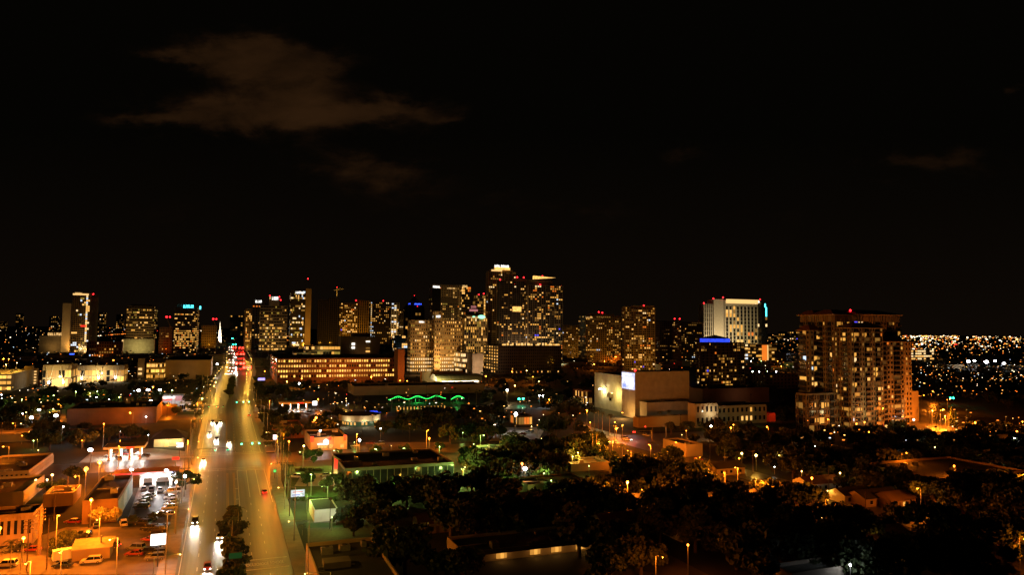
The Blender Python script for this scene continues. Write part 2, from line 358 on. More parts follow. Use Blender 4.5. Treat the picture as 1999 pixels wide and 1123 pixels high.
# ------------------------------------------------------------------ the ground, streets and markings
def struct(o): o['kind'] = 'structure'; return o
b = MB(); b.poly([(-70000,-3000,0),(70000,-3000,0),(70000,110000,0),(-70000,110000,0)], GROUND); struct(b.obj('ground'))
EDGE = [(90,-9,17),(300,-10,18),(322,-12,20),(640,-12,20),(760,-9,23),(870,-5,28),(1077,0,38),(1500,2,43),(2300,5,50),(3400,9,58)]
def edge(u, k):
    for a, c in zip(EDGE, EDGE[1:]):
        if u <= c[0]: t = max(0,(u-a[0])/(c[0]-a[0])); return a[k]+(c[k]-a[k])*t
    return EDGE[-1][k]
def strip(b, u0, u1, v0, v1, z, m): b.poly([WV(u0,v0,z),WV(u0,v1,z),WV(u1,v1,z),WV(u1,v0,z)], m)
b = MB()
for a, c in zip(EDGE, EDGE[1:]): b.poly([WV(a[0],a[1],.06),WV(a[0],a[2],.06),WV(c[0],c[2],.06),WV(c[0],c[1],.06)], ROADM)
struct(b.obj('boulevard'))
CROSS = [(340,366,-420,520),(515,545,-330,330),(905,940,-500,300),(1180,1205,-700,500),(1500,1530,-900,800)]
for i, (u0,u1,v0,v1) in enumerate(CROSS):
    b = MB(); strip(b,u0,u1,v0,v1,.03+.004*i,ASPH); struct(b.obj('cross_street')); EXCL.append((u0-4,u1+4,v0,v1))
b = MB(); strip(b,110,436,200,215,.050,ASPH); struct(b.obj('side_street')); EXCL.append((110,436,197,218))
b = MB(); strip(b,100,205,100,113,.034,ASPH); struct(b.obj('side_street')); EXCL.append((100,205,98,115))
b = MB(); strip(b,150,330,296,308,.034,ASPH); struct(b.obj('side_street')); EXCL.append((150,330,294,310))
bp_ = [G(1790,772),G(1814,772),G(1885,838),G(1790,848)]
b = MB(); b.poly([tuple(p+Vector((0,0,.05))) for p in (bp_[3],bp_[2],bp_[1],bp_[0])], ROADM); struct(b.obj('bridge_road'))
EXCL.append((300,470,455,600))
def near_road(u, v, m=6): return edge(u,1)-m < v < edge(u,2)+m
b = MB()
segs = [(90,336),(370,511),(549,901),(944,1176),(1209,1496)]
for a, c in segs:
    k = a
    while k < c:
        e = min(c, k+30)
        for s_ in (1,2):
            v0, v1 = edge(k,s_), edge(e,s_); o = (-4.2,0) if s_ == 1 else (0,4.2); n = len(b.v)
            P8 = [WV(k,v0+o[0],0),WV(k,v0+o[1],0),WV(e,v1+o[1],0),WV(e,v1+o[0],0),WV(k,v0+o[0],.21),WV(k,v0+o[1],.21),WV(e,v1+o[1],.21),WV(e,v1+o[0],.21)]
            b.v += [tuple(p) for p in P8]; kk = b.mi(SIDE)
            for q in ((4,5,6,7),(0,1,5,4),(2,3,7,6),(1,2,6,5),(3,0,4,7)): b.f.append(tuple(n+i for i in q)); b.m.append(kk)
        k = e
struct(b.obj('pavement'))
b = MB()
b.prism([(WV(u,v).x,WV(u,v).y) for u, v in ((130,2.2),(130,4.6),(246,4.8),(249,3.6),(246,2.4))], 0, .24, SIDE, GRASS); struct(b.obj('median_kerb'))
b = MB()
b.prism([(WV(u,v).x,WV(u,v).y) for u, v in ((655,4.5),(700,8.5),(900,11),(900,7),(700,4.2))], 0, .24, SIDE, GRASS); struct(b.obj('median_kerb'))
b = MB(); z = .075
def dash(v, u0, u1, ln=3, gap=9, w=.16, m=PAINT):
    u = u0
    while u < u1: strip(b,u,min(u+ln,u1),v-w/2,v+w/2,z,m); u += ln+gap
def solid(v, u0, u1, m=PAINT, w=.18, v2=None):
    v2 = v if v2 is None else v2; b.poly([WV(u0,v-w/2,z),WV(u0,v+w/2,z),WV(u1,v2+w/2,z),WV(u1,v2-w/2,z)], m)
for v in (-4.7,-1.1): dash(v,100,334); dash(v,372,510); dash(v,548,640)
solid(-8.5,100,334,v2=-9); solid(-9,372,510); solid(-9,548,640)
for v, u1 in ((2.35,322),(2.75,322)): solid(v,250,u1,YPAINT)
for v in (4.7,5.1): solid(v,262,322,YPAINT)
for u in (272,290,308): strip(b,u,u+.6,2.9+2.2,6.2,z,PAINT)
solid(6.3,262,326); solid(9.9,276,326); solid(13.5,276,326); solid(17.0,264,326)
solid(5.1,110,250,YPAINT); 
dash(8.3,110,262,2.5,7); dash(12.0,110,262,2.5,7); dash(9.9,262,276); 
strip(b,326,326.6,6.3,17.4,z+.001,PAINT)
strip(b,329,329.4,-9,17.6,z,PAINT); strip(b,332.5,332.9,-9,17.6,z,PAINT)
for q in (368.5,372.5): strip(b,q,q+.5,-10,18.6,z,PAINT)
strip(b,376,376.6,-9,2,z,PAINT); solid(2.2,380,505,YPAINT); solid(2.6,380,505,YPAINT); solid(6.0,380,440,YPAINT,v2=6.0)
for v in (6.3,9.9,13.5): dash(v,375,510); dash(v,548,900)
solid(17.6,372,510); solid(17.8,548,650)
b.poly([WV(396,2.6,z),WV(396,2.85,z),WV(412,6.3,z),WV(412,6.0,z)], YPAINT)
u_a = UV(G(520,1112))[0]; u_b = UV(G(520,1093))[0]
strip(b,u_a,u_a+.5,5.2,16.8,z,PAINT); strip(b,u_b,u_b+.5,5.2,16.8,z,PAINT)
struct(b.obj('road_marking'))
def text_obj(name, body, size, m, parent=None, depth=.0):
    c = bpy.data.curves.new(name, 'FONT'); c.body = body; c.size = size; c.offset = .05; c.extrude = depth; c.align_x = 'CENTER'; c.align_y = 'CENTER'
    o = bpy.data.objects.new(name, c); COL.objects.link(o); dg = bpy.context.evaluated_depsgraph_get(); me = bpy.data.meshes.new_from_object(o.evaluated_get(dg))
    bpy.data.objects.remove(o); me.materials.clear(); me.materials.append(m); o = bpy.data.objects.new(name, me); COL.objects.link(o); o.parent = parent
    return o
for v in (6.9,10.4,14.1):
    o = text_obj('road_lettering', 'SCHOOL', 1.0, PAINT); o.location = WV((u_a+u_b)/2+.2, v, .078); o.rotation_euler = (0,0,TH); o.scale = (.86,3.4*(u_b-u_a)/9,1); struct(o)
# lots and lawns
def lot(name, pts, m, z):
    b = MB(); P = [G(*q) for q in pts]; b.poly([(p.x,p.y,z) for p in P], m); return struct(b.obj(name))
FORE = mat('forecourt_concrete', (.40,.36,.30), .7, (.30,.27,.22), .2, .05)
lot('parking_lot', [(245,1024),(352,1024),(371,948),(272,950)], ASPH, .022)
lot('petrol_forecourt', [(150,908),(378,908),(384,884),(300,876),(178,884)], FORE, .022)
lot('parking_lot', [(0,1123),(322,1123),(352,1030),(130,1030),(-20,1080)], mat('worn_asphalt',(.20,.17,.13),.7,(.06,.05,.045),.12,.1), .018)
lot('parking_lot', [(40,820),(128,820),(128,800),(60,800)], FORE, .018)
lot('parking_lot', [(255,800),(395,800),(398,776),(240,776)], FORE, .018)
lot('lawn', [(560,972),(660,972),(650,910),(560,912)], GRASS, .020)
lot('parking_lot', [(575,950),(655,950),(648,925),(590,925)], FORE, .026)
lot('parking_lot', [(690,885),(885,885),(880,864),(680,864)], mat('pinkish_lot',(.22,.18,.15),.8), .020)
lot('parking_lot', [(955,862),(1050,862),(1065,835),(980,835)], FORE, .020)
lot('plaza', [(600,1060),(760,1060),(720,1000),(600,1000)], mat('dull_paving',(.16,.15,.10),.9), .018)
lot('lawn', [(595,1022),(690,1022),(690,1030),(595,1032)], GRASS, .026)
lot('lawn', [(650,815),(915,815),(905,785),(660,790)], mat('dull_lawn',(.10,.11,.05),.9), .016)
lot('lawn', [(1230,842),(1560,842),(1540,832),(1240,836)], GRASS, .016)
lot('parking_lot', [(1400,885),(1480,885),(1470,870),(1400,872)], FORE, .022)
for q in ((240,312,-46,-9),(362,415,-58,-10),(186,256,-75,-10),(560,700,60,200),(320,336,20,110),(262,312,20,96),(366,400,60,110),(186,236,18,60)): EXCL.append(q)
# ------------------------------------------------------------------ trees
def leaf_cloud(b, cs, n, size, m, rg, flat=.8):
    for _ in range(n):
        c = cs[rg.randrange(len(cs))]; r = c[3]
        while True:
            x, y, z = (rg.uniform(-1,1) for _ in range(3))
            d = x*x+y*y+z*z
            if .15 < d < 1: break
        k = r*(.75+.35*rg.random())/math.sqrt(d)*math.sqrt(d)**.5
        p = Vector((c[0]+x*k, c[1]+y*k, c[2]+z*k*flat)); nrm = Vector((rg.uniform(-1,1),rg.uniform(-1,1),rg.uniform(-.3,1))).normalized()
        a = nrm.orthogonal().normalized(); e = nrm.cross(a); s_ = size*rg.uniform(.6,1.4)
        t = rg.random()*6.28; a, e = a*math.cos(t)+e*math.sin(t), e*math.cos(t)-a*math.sin(t)
        b.poly([p-a*s_-e*s_*.6, p+a*s_*.3-e*s_, p+a*s_+e*s_*.2, p-a*s_*.2+e*s_], m)
TREES = []
for i in range(6):
    rg = random.Random(100+i); m = LEAF if i%2 == 0 else LEAF2; b = MB(); cs = []
    spread = (1.0,1.25,.8,1.1,1.35,.9)[i]
    for k in range(15):
        t = rg.random()*6.28; r = rg.random()**.6*.75*spread; cs.append((r*math.cos(t), r*math.sin(t), rg.uniform(.75,1.45) - r*.25, rg.uniform(.22,.40)))
    leaf_cloud(b, cs, 2300, .062, m, rg)
    tb = MB(); tb.tube((0,0,0),(0,0,.55),.075,.05,BARK,7)
    for c in cs[:8]: tb.tube((0,0,.45),(c[0]*.85,c[1]*.85,c[2]*.95),.035,.012,BARK,5,False)
    TREES.append((b.mesh('crown'), tb.mesh('trunk')))
PALMS = []
for i in range(4):
    rg = random.Random(200+i); b = MB(); nf_ = 17
    for k in range(nf_):
        t = k/nf_*6.28+rg.uniform(-.2,.2); up = rg.uniform(-.25,1.0); ln = rg.uniform(.85,1.1); pts = []
        d = Vector((math.cos(t),math.sin(t),0)); p = Vector((0,0,0)); an = up
        for s_ in range(7): pts.append(p.copy()); p = p+(d*math.cos(an)+Vector((0,0,math.sin(an))))*ln/6; an -= .33
        sd = Vector((-d.y,d.x,0))
        for s_ in range(6):
            w0 = .19*(1-(s_/6)**2)+.03
            for sg in (1,-1):
                for j in range(3):
                    q0 = pts[s_].lerp(pts[s_+1], j/3); q1 = pts[s_].lerp(pts[s_+1], (j+.55)/3)
                    tip = q1+sd*sg*w0+(pts[s_+1]-pts[s_])*.5-Vector((0,0,w0*.55)); b.poly([q0,q1,tip], LEAFP)
            b.poly([pts[s_]-sd*.012,pts[s_]+sd*.012,pts[s_+1]+sd*.012,pts[s_+1]-sd*.012], LEAFP)
    PALMS.append(b.mesh('crown'))
TB = MB(); TB.tube((0,0,0),(0,0,.35),.022,.016,PBARK,8); TB.tube((0,0,.35),(0,0,1),.016,.010,PBARK,8); PTRUNK = TB.mesh('trunk')
def tree(P, h, kind=None, w=None, words='leafy', rz=None):
    k = R_.randrange(6) if kind is None else kind; P = Vector(P)
    T = empty('broadleaf_tree', None, 'tree', (P.x,P.y,0), R_.random()*6.28 if rz is None else rz); s_ = h/1.6; w = w or s_
    inst('crown', TREES[k][0], T, sc=(w,w,s_)); inst('trunk', TREES[k][1], T, sc=(w,w,s_))
    AUTO.append((T, ('%s broadleaf tree' % words), 'broadleaf trees about the city')); return T
def palm(P, h, fr=2.6, lean=0, words='slim palm tree'):
    P = Vector(P); T = empty('palm_tree', None, 'palm tree', (P.x,P.y,0), R_.random()*6.28)
    inst('trunk', PTRUNK, T, sc=(h*.9 if h < 9 else 9,h*.9 if h < 9 else 9,h)); inst('crown', PALMS[R_.randrange(4)], T, (0,0,h-.05), 0, (fr,fr,fr))
    AUTO.append((T, words, 'palm trees about the city')); return T
# ------------------------------------------------------------------ street lamps
GLOW = dict(O=(E_SOD,SOD,'orange'), W=(E_WHT,WHT,'white'), Y=(E_YEL,YEL,'warm yellow'), G=(E_GR,GRN,'greenish'), C=(E_WHT,CREAM,'cream'))
LM = {}
def street_lamp(P, h=9, t='O', pw=1.0, rz=0, style='cobra', big=1.0, words=None):
    e, col, nm = GLOW[t]; k = (t,round(h),style,round(big,1))
    arm = 4.6 if h >= 14 else 2.1
    if k not in LM:
        a = MB(); a.tube((0,0,0),(0,0,h-.1),.13,.07,METAL,7)
        if style == 'cobra': a.tube((0,0,h-.1),(0,-arm+.2,h+.25),.055,.045,METAL,6)
        c = MB(); d = MB()
        if style == 'cobra': c.box(-.2*big,.2*big,-arm+.1-.5*big,-arm+.3,h+.16,h+.34,METAL); d.ball((0,-arm,h+.12),.24*big,e,8,5,.7)
        elif style == 'globe': c.tube((0,0,h-.15),(0,0,h+.02),.14,.18,METAL,8); d.ball((0,0,h+.26*big),.27*big,e,10,6)
        else:
            for x in (-.55,.55): c.box(x-.3,x+.3,-.25,.12,h,h+.4,METAL); d.ball((x*big*.35,-.45,h+.1),.27*big,e,9,6)
        LM[k] = (a.mesh('pole'), c.mesh('lamp_housing'), d.mesh('lamp_lens'))
    P = Vector(P); T = empty('street_lamp', None, 'street lamp', (P.x,P.y,P.z), rz)
    for n_, me in zip(('pole','lamp_housing','lamp_lens'), LM[k]): inst(n_, me, T)
    off = {'cobra':(0,-arm,h-.25),'globe':(0,-.5,h+.2),'flood':(0,-.9,h+.1)}[style]
    if pw > 0: lamp('POINT', off, col, {'W':650,'O':4600,'G':2600,'Y':2600,'C':2600}[t]*pw*(h/9)**2, T, .25)
    AUTO.append((T, words or (nm+' street lamp'), nm+' street lamps')); return T
def lamp_px(px, py, t='O', h=9, pw=1.0, style='cobra', big=1.0, rz=0, words=None):
    P = G(px, py, h); return street_lamp((P.x,P.y,0), h, t, pw, rz, style, big, words)
#==PART3==
# ------------------------------------------------------------------ the towers and other buildings
TAN2_ = mat('aged_brown_stucco', (.22,.13,.07), .85, (.14,.085,.05), .12, .1)
tw = tower
# far left group
tw('apartment_tower','tall condo tower with bright lit edge column at the far left of the skyline',137,173,573,692,30,9,TAN,'glass',.10,'cool',xs=190,seed=1,cols={7:.95},nind=70,wash=(CREAM,.35),pent=[(140,152,571,E_YELS,.05,.2)],beacons=[(141,573),(177,573)],signs=[(137,170,573,576,E_YELS,1),(156,168,635,638,E_REDSG,1)],side_style='plain')
tw('apartment_block','windowless tan slab wing left of the condo tower with the lit edge column',118,136,593,694,20,3,TAN,'plain',xs=138,seed=2,wash=((1,.72,.35),.9))
tw('office_podium','pale flat podium under a lit rooftop strip at the far left',75,132,657,690,3,8,CONC,'plain',dep=30,seed=3,signs=[(92,131,650,655,E_YELS,9)],pent=[(92,131,649,CONC)],wash=(CREAM,.35))
tw('office_block','plain greenish grey block below the condo tower at far left',150,171,640,690,8,3,CONC,'plain',dep=18,seed=4,wash=((1,.9,.5),.3))
tw('office_tower','grey ribbon window office tower left of the cyan sign tower',245,300,598,668,14,22,CONC,'band',.16,'off',xs=309,seed=5,nind=90,rows={12:.45,9:.6,6:.4},sidelit=.8,wash=(CREAM,.30),pent=[(252,292,594,DCONC)])
tw('parking_garage','yellow lit blank podium beneath the grey ribbon window tower',237,303,663,690,4,6,CONC,'plain',dep=35,seed=6,wash=((1,.85,.35),2.0),washd=35,signs=[(237,240,664,687,E_YELS,1)])
tw('office_tower','dark glass office tower with a cyan rooftop sign',338,384,600,690,22,15,DCONC,'band',.16,'warm',xs=391,seed=7,nind=100,rows={18:.75,14:.4,13:.3,10:.8,9:.9,8:.7,7:.8,6:.6,5:.9,4:.7,3:.9},pent=[(342,372,594,DCONC)],signs=[(355,376,595,601,E_CYAN,7),(388,391,597,603,E_CYAN,1)])
tw('office_block','low beige block between the cyan sign tower and the white steeple',392,422,636,680,9,8,TAN,'punch',.04,'dim',xs=426,seed=8,nind=20,wash=(YEL,.35))
tw('apartment_block','small brick block with lit windows left of the yellow podium',168,238,668,698,5,14,BRICK,'punch',.22,'res',dep=25,seed=9,nind=40,wash=(YEL,.12))
tw('apartment_block','dim brown block just left of the cyan sign tower',309,336,640,690,10,8,TAN,'punch',.12,'dim',dep=20,seed=10,nind=20,wash=(SOD,.15))
for q in [(30,44,612,634,11),(95,112,618,640,12),(190,206,610,640,13),(226,241,614,640,14),(448,474,616,650,15),(100,117,622,640,16),(0,12,628,640,17)]:
    tw('apartment_tower',None,q[0],q[1],q[2],q[3]+6,9,5,DCONC,'punch',.3,'res',dep=40,seed=q[4],nind=14)
# around the boulevard
tw('apartment_tower','narrow tan tower with lit corners on the right edge of the boulevard',478,491,604,684,20,4,TAN,'balc',.25,'warm',xs=474,seed=20,nind=30,wash=(YEL,.3),beacons=[])
tw('office_tower','dark tower with a small white rooftop sign behind the banded office tower',490,520,587,676,18,5,DCONC,'punch',.15,'warm',dep=25,seed=21,nind=25,rows={3:.9,4:.9,9:.5},signs=[(496,509,586,591,E_SIGNW,5)],skiptop=8)
tw('office_tower','banded concrete office tower with a floodlit rooftop box and bright sign',506,560,597,686,15,20,CONC,'band',.20,'off',seed=22,dep=40,nind=100,rows={0:.95,1:.5,4:.6,5:.5,7:.8},wash=(CREAM,.25),pent=[(523,543,579,CONC,.0,.5)],signs=[(528,541,579,585,E_SIGNW,4),(523.5,525,579,584,E_YELS,1)],beacons=[(524,577),(543,579),(546,585)])
tw('office_tower','dark glass tower with a lit sign band and broad tan end wall',565,594,568,680,28,12,DCONC,'glass',.14,'cool',dep=36,seed=23,nind=90,rows={25:.5,24:.9,21:.3,12:.6,9:.6,6:.5,5:.6},wash=(CREAM,.2),signs=[(574,592,569,573,E_SIGNW,9)])
tw('office_core','broad tan blank end wall slab beside the dark glass sign tower',594,606,564,680,10,1,TAN,'plain',dep=30,seed=24,wash=(YEL,.8),beacons=[(598,544)])
tw('unfinished_tower','unlit concrete tower under construction beside the crane, left one',620,641,586,676,22,5,DCONC,'balc',.0,seed=25,dep=25,wash=(YEL,.06),rail=DCONC)
tw('unfinished_tower','unlit concrete tower under construction beside the crane, right one',641,662,582,676,22,5,DCONC,'balc',.01,seed=26,dep=25,wash=(YEL,.08),rail=DCONC)
tw('apartment_tower','tan apartment tower with many lit windows right of the crane',661,697,592,668,21,11,TAN,'balc',.45,'res',seed=27,dep=25,nind=90,wash=(YEL,.35),beacons=[(694,586)])
tw('apartment_tower','tan core slab with vertical ribs joining two apartment towers',697,722,587,668,16,6,TAN,'stripe',.05,'dim',dep=22,seed=28,nind=20,wash=(YEL,.35))
tw('apartment_tower','dark apartment tower with a dotted column of lights down its left edge',722,762,590,672,21,12,DCONC,'punch',.22,'res',seed=29,dep=28,nind=60,cols={0:.98},colpal='white',wash=(YEL,.08),beacons=[(747,587)])
tw('apartment_tower','slim tower with floodlit cream balconies',763,779,592,658,17,3,WHITE,'balc',.35,'white',seed=30,dep=15,nind=30,wash=(CREAM,.9))
tw('office_tower','grey tower with a lit top floor under the pyramid roof',779,818,604,662,14,11,CONC,'punch',.22,'res',seed=31,dep=28,nind=60,rows={12:.9,11:.4},wash=(CREAM,.12))
q = tw('office_tower','dark tower capped by a glass pyramid with blue signs and a red beacon',790,828,600,664,12,6,DCONC,'stripe',.05,'dim',seed=32,dep=35,nind=20,beacons=[(814,598),(797,601)],signs=[(808,822,592,594.5,E_BLUE,8),(796,800,592,594.5,E_BLUE,2)])
b = MB(); w_, d_, h_, z_ = q['w'], q['d'], q['h'], q['Z'](577)
for t_ in (((0,0),(w_,0)),((w_,0),(w_,d_)),((w_,d_),(0,d_)),((0,d_),(0,0))): b.poly([(t_[0][0],t_[0][1],h_),(t_[1][0],t_[1][1],h_),(w_/2,d_/2,z_)], mat('smoky_glass',(.07,.06,.07),.5))
b.obj('pyramid_roof', q['T']); b = MB(); b.ball((w_/2,d_/2,z_+1.5),1.8,E_RED); b.obj('beacon', q['T'])
q = tw('office_tower','big square arch tower framed in pale stone with dark glass sides',842,900,556,690,30,13,CONC,'punch',.10,'off',seed=33,dep=30,nind=70,cols={9:.97,3:.5},colpal='warm',rows={29:.0},wash=(CREAM,.40),signs=[(843,858,558,562,E_SIGNW,5),(843,853,570,573,E_BLUE,5),(871,887,561,563,E_YELS,6)])
b = MB(); b.box(q['X'](842),q['X'](858),-3.2,-.9,6,q['Z'](563),DGLASS); b.obj('glass_wing', q['T'])
tw('office_tower','dark glass wing on the right of the square arch tower',900,918,560,690,26,6,DCONC,'glass',.25,'warm',seed=34,dep=30,nind=60,rows={25:.9,24:.6},signs=[(901,911,557,561,E_YELS,4)])
tw('office_tower','curved dark tower with two lit columns standing before the square arch tower',852,893,581,690,20,12,DCONC,'punch',.08,'olive' if 0 else 'off',seed=35,dep=22,nind=70,cols={3:.9,8:.9},colpal='off',beacons=[(857,578)],skiptop=14)
tw('office_tower','grey tower with an amber lit corner strip left of the tallest tower',928,950,577,690,20,7,CONC,'glass',.10,'dim',seed=36,dep=25,nind=40,cols={5:.98},colpal='warm',wash=(CREAM,.15),beacons=[(934,575),(944,573)])
# gold grid office with garage base
tw('office_tower','broad gold stone office block with a regular grid of windows and white lit garage floors',800,903,626,728,14,25,TAN,'punch',.62,'off',seed=40,dep=45,nind=100,rows={0:.97,1:.97,2:.97,3:.97},rowpal='wgarage',wash=((1,.60,.22),1.5),xs=796,signs=[(816,827,627,630,E_SIGNW,5),(843,846,616,620,E_SIGNW,1)],pent=[(843,862,608,TAN,-.01,.3)])
tw('office_entrance_tower','slim stone centrepiece of the gold office block with its lit white sign',847,860,609,729,15,3,TAN,'punch',.3,'off',seed=41,dep=8,nind=15,wash=((1,.66,.28),.9),signs=[(850,859,616,620,E_SIGNW,5)])
tw('parking_garage','white lit garage wing right of the gold office block',903,922,690,731,4,6,CONC,'garage',.97,'wgarage',seed=42,dep=40,nind=24,wash=(CREAM,1.0))
tw('office_block','small pink floodlit blank block right of the garage wing',922,944,692,733,4,3,CONC,'plain',dep=30,seed=43,wash=((1,.68,.42),2.2),washd=25)
q = tw('office_tower','stepped office tower with green lit domes on its roof',905,951,622,716,17,11,TAN,'stripe',.50,'off',seed=44,dep=30,nind=90,wash=((1,.72,.3),.7),rows={16:.9,15:.9},pent=[(908,948,616,TAN,.02,.5)],signs=[(910,948,619,621,E_YELS,14)])
for a_, b_, m_ in ((921,927,E_MINT),(932,947,E_MINT)):
    b = MB(); x_ = (q['X'](a_)+q['X'](b_))/2; r_ = (q['X'](b_)-q['X'](a_))/2; b.ball((x_,1,q['h']+3),r_,m_,12,6,.5); b.obj('lit_dome', q['T'])
q = tw('office_tower','low tower with a pink lit crown behind the green domes',914,932,606,700,10,5,DCONC,'punch',.1,'dim',seed=45,dep=25,nind=10,signs=[(918,929,597,602,E_PINK,4),(915,932,604,608,E_PINK,1)],pent=[(916,931,602,DCONC)])
tw('apartment_tower','slim slab outlined by mint and pink light strips',953,972,602,700,20,6,DCONC,'glass',.2,'cool',seed=46,dep=18,nind=30,signs=[(959,966,601.5,603,E_MINT,1),(965,967,602,668,E_MINT,1),(968,972,602.5,668,E_PINK,1),(955,963,616,618,E_MINT,1),(955,963,634,637,E_MINT,1),(955,963,641,643,E_MINT,1)])
# tall cluster
q = tw('apartment_tower','tallest tower with a crown of white lights on its roof',952,1006,530,712,44,14,TAN,'balc',.16,'res',seed=50,dep=30,nind=80,xs=948,wash=((1,.66,.34),.42),pent=[(957,1001,526,TAN,.05,.8),(963,994,521,TAN,.1,.6)],signs=[(963,994,521,526,E_GOLD,1),(963,992,516.5,521,E_SIGNW,7),(957,978,526,529,E_YELS,1)],rows={38:.3,33:.4})
q = tw('apartment_tower','dark brown condo tower in front of the tallest tower',974,1023,549,716,40,12,DCONC,'balc',.12,'res',seed=51,dep=28,nind=100,wash=((1,.5,.25),.12),xs=971,pent=[(1003,1026,543,BRICK,.05,.9)],beacons=[(975,546),(1009,540),(1022,540),(1003,553)],rows={19:.6,18:.3,36:.1},rowpal='warm')
b = MB(); b.box(q['X'](999),q['X'](1016),-2.2,-1.3,q['Z'](608),q['Z'](598),E_GOLD); b.obj('sky_lobby', q['T'])
q = tw('apartment_tower','dark condo tower with a golden wedge crown and many lit balconies',1030,1098,557,716,38,16,CONC,'balc',.34,'res',seed=52,dep=30,nind=100,wash=((.9,.9,.6),.10),pent=[(1029,1080,546,DCONC,.2,.9)],beacons=[(1055,555),(1097,557),(1059,538)],rail=DCONC)
b = MB(); X, Z = q['X'], q['Z']; b.poly([(X(1040),-.3,Z(545)),(X(1084),-.3,Z(540.5)),(X(1040),-.3,Z(538))], E_GOLD); b.poly([(X(1040),3,Z(545)),(X(1040),3,Z(538)),(X(1084),3,Z(540.5))], E_GOLD); b.poly([(X(1040),-.3,Z(545)),(X(1040),3,Z(545)),(X(1084),3,Z(540.5)),(X(1084),-.3,Z(540.5))], DCONC)
b.poly([(X(1040),-.3,Z(538)),(X(1084),-.3,Z(540.5)),(X(1084),3,Z(540.5)),(X(1040),3,Z(538))], DCONC); b.obj('wedge_crown', q['T'])
q = tw('parking_podium','dark podium garage with a lit pool deck below the condo towers',973,1096,676,731,9,30,DCONC,'punch',.015,'warm',xs=945,ns=6,sfrac=1.2,seed=53,nind=70,wash=(YEL,.03),rows={0:.25})
b = MB(); rg = random.Random(5)
for i in range(46):
    a_ = 3+rg.random()*(q['w']-6); b.box(a_,a_+rg.uniform(.8,2.6),.8,2.2,q['h']+.9,q['h']+rg.uniform(2,4.6),rg.choice([E_YELS,w_gold,w_warm,E_YELS]))
b.obj('pool_deck_lights', q['T'])
# right skyline
tw('apartment_block','mid height block with a lit top edge right of the dark podium',1097,1143,636,702,16,12,TAN,'punch',.35,'res',seed=60,dep=25,nind=80,wash=(YEL,.22),beacons=[(1132,633)])
tw('apartment_tower','brown tower with a lit crown corner and red beacons',1143,1212,617,708,21,17,TAN,'punch',.32,'res',seed=61,dep=30,nind=90,wash=(YEL,.16),beacons=[(1170,609),(1177,610)],signs=[(1143,1156,619,621,E_YELS,5)],pent=[(1160,1200,612,TAN)])
tw('apartment_tower','tall cream tower standing alone between the brown and dark towers',1220,1278,600,738,30,14,TAN,'balc',.36,'res',seed=62,dep=28,nind=100,wash=(YEL,.25),beacons=[(1257,596)],pent=[(1236,1277,596,TAN,.0,.9)],xs=1217)
tw('apartment_tower','black tower with one bright vertical strip of windows',1288,1330,627,706,20,11,DCONC,'punch',.10,'dim',seed=63,dep=30,nind=60,cols={9:.99},colpal='warm',beacons=[(1319,622),(1329,622)])
tw('apartment_tower','dark tower with warm windows between the strip window tower and the white hotel',1330,1370,629,708,20,12,DCONC,'punch',.22,'res',seed=64,dep=30,nind=70)
tw('apartment_block','small white garage lit block behind the cream lone tower',1278,1288,655,692,9,3,CONC,'garage',.7,'white',seed=65,dep=20,nind=15)
tw('hotel_tower','floodlit cream hotel tower with a glowing top band and dark window grid',1416,1486,586,700,14,10,WHITE,'stripe',.18,'warm',seed=66,dep=26,nind=70,wash=((1,.78,.36),.65),skiptop=14,parapet=0,xs=1411,side_style='plain',signs=[(1418,1482,584,592,E_YELS,1),(1480,1482.5,586,594,E_SIGNW,1)],beacons=[(1413,581),(1485,583)])
tw('hotel_stair_tower','floodlit blank cream stair tower on the left of the hotel',1394,1413,585,700,2,1,WHITE,'plain',dep=25,seed=67,wash=((1,.76,.42),1.3),beacons=[(1395,583)])
tw('hotel_wing','floodlit cream wing with two narrow window slots left of the hotel',1375,1394,594,700,12,5,WHITE,'stripe',.0,dep=20,seed=68,wash=((1,.74,.42),1.3),beacons=[(1376,592)])
tw('office_tower','dark glass sliver tower with a curved cyan light right of the hotel',1487,1498,592,700,16,3,DGLASS,'glass',.12,'cool',dep=20,seed=69,nind=20,signs=[(1493,1495,593,600,E_CYAN,1),(1495,1497,600,618,E_CYAN,1)])
q = tw('apartment_tower','dark apartment tower with a blue lit pyramid roof',1368,1452,670,757,15,22,DCONC,'balc',.24,'res',seed=70,dep=35,nind=100,xs=1364,wash=(YEL,.07))
b = MB(); X, Z = q['X'], q['Z']; h_ = q['h']; xa, xb = X(1392),X(1431); ya, yb_ = 6,24
b.prism([(xa,ya),(xb,ya),(xb,yb_),(xa,yb_)], h_, Z(661), E_BLUE2); b.obj('blue_lit_lantern', q['T'])
b = MB(); xa, xb, ya, yb_, z0, z1 = xa-1.5, xb+1.5, ya-1.5, yb_+1.5, Z(661.5), Z(654); c_ = ((xa+xb)/2,(ya+yb_)/2,z1)
for s_, e_ in (((xa,ya),(xb,ya)),((xb,ya),(xb,yb_)),((xb,yb_),(xa,yb_)),((xa,yb_),(xa,ya))): b.poly([(*s_,z0),(*e_,z0),c_], ROOF)
b.obj('pyramid_roof', q['T'])
tw('office_block','low lit office block right of the blue roofed tower',1455,1475,672,704,5,4,CONC,'garage',.8,'white',seed=71,dep=25,nind=20,wash=(CREAM,.6))
tw('office_block','low block with an orange lit panel right of the blue roofed tower',1476,1516,673,706,5,8,CONC,'band',.35,'warm',seed=72,dep=25,nind=30,wash=(YEL,.4),signs=[(1487,1497,674,704,w_orange,1),(1497,1499,674,704,E_YELS,1)])
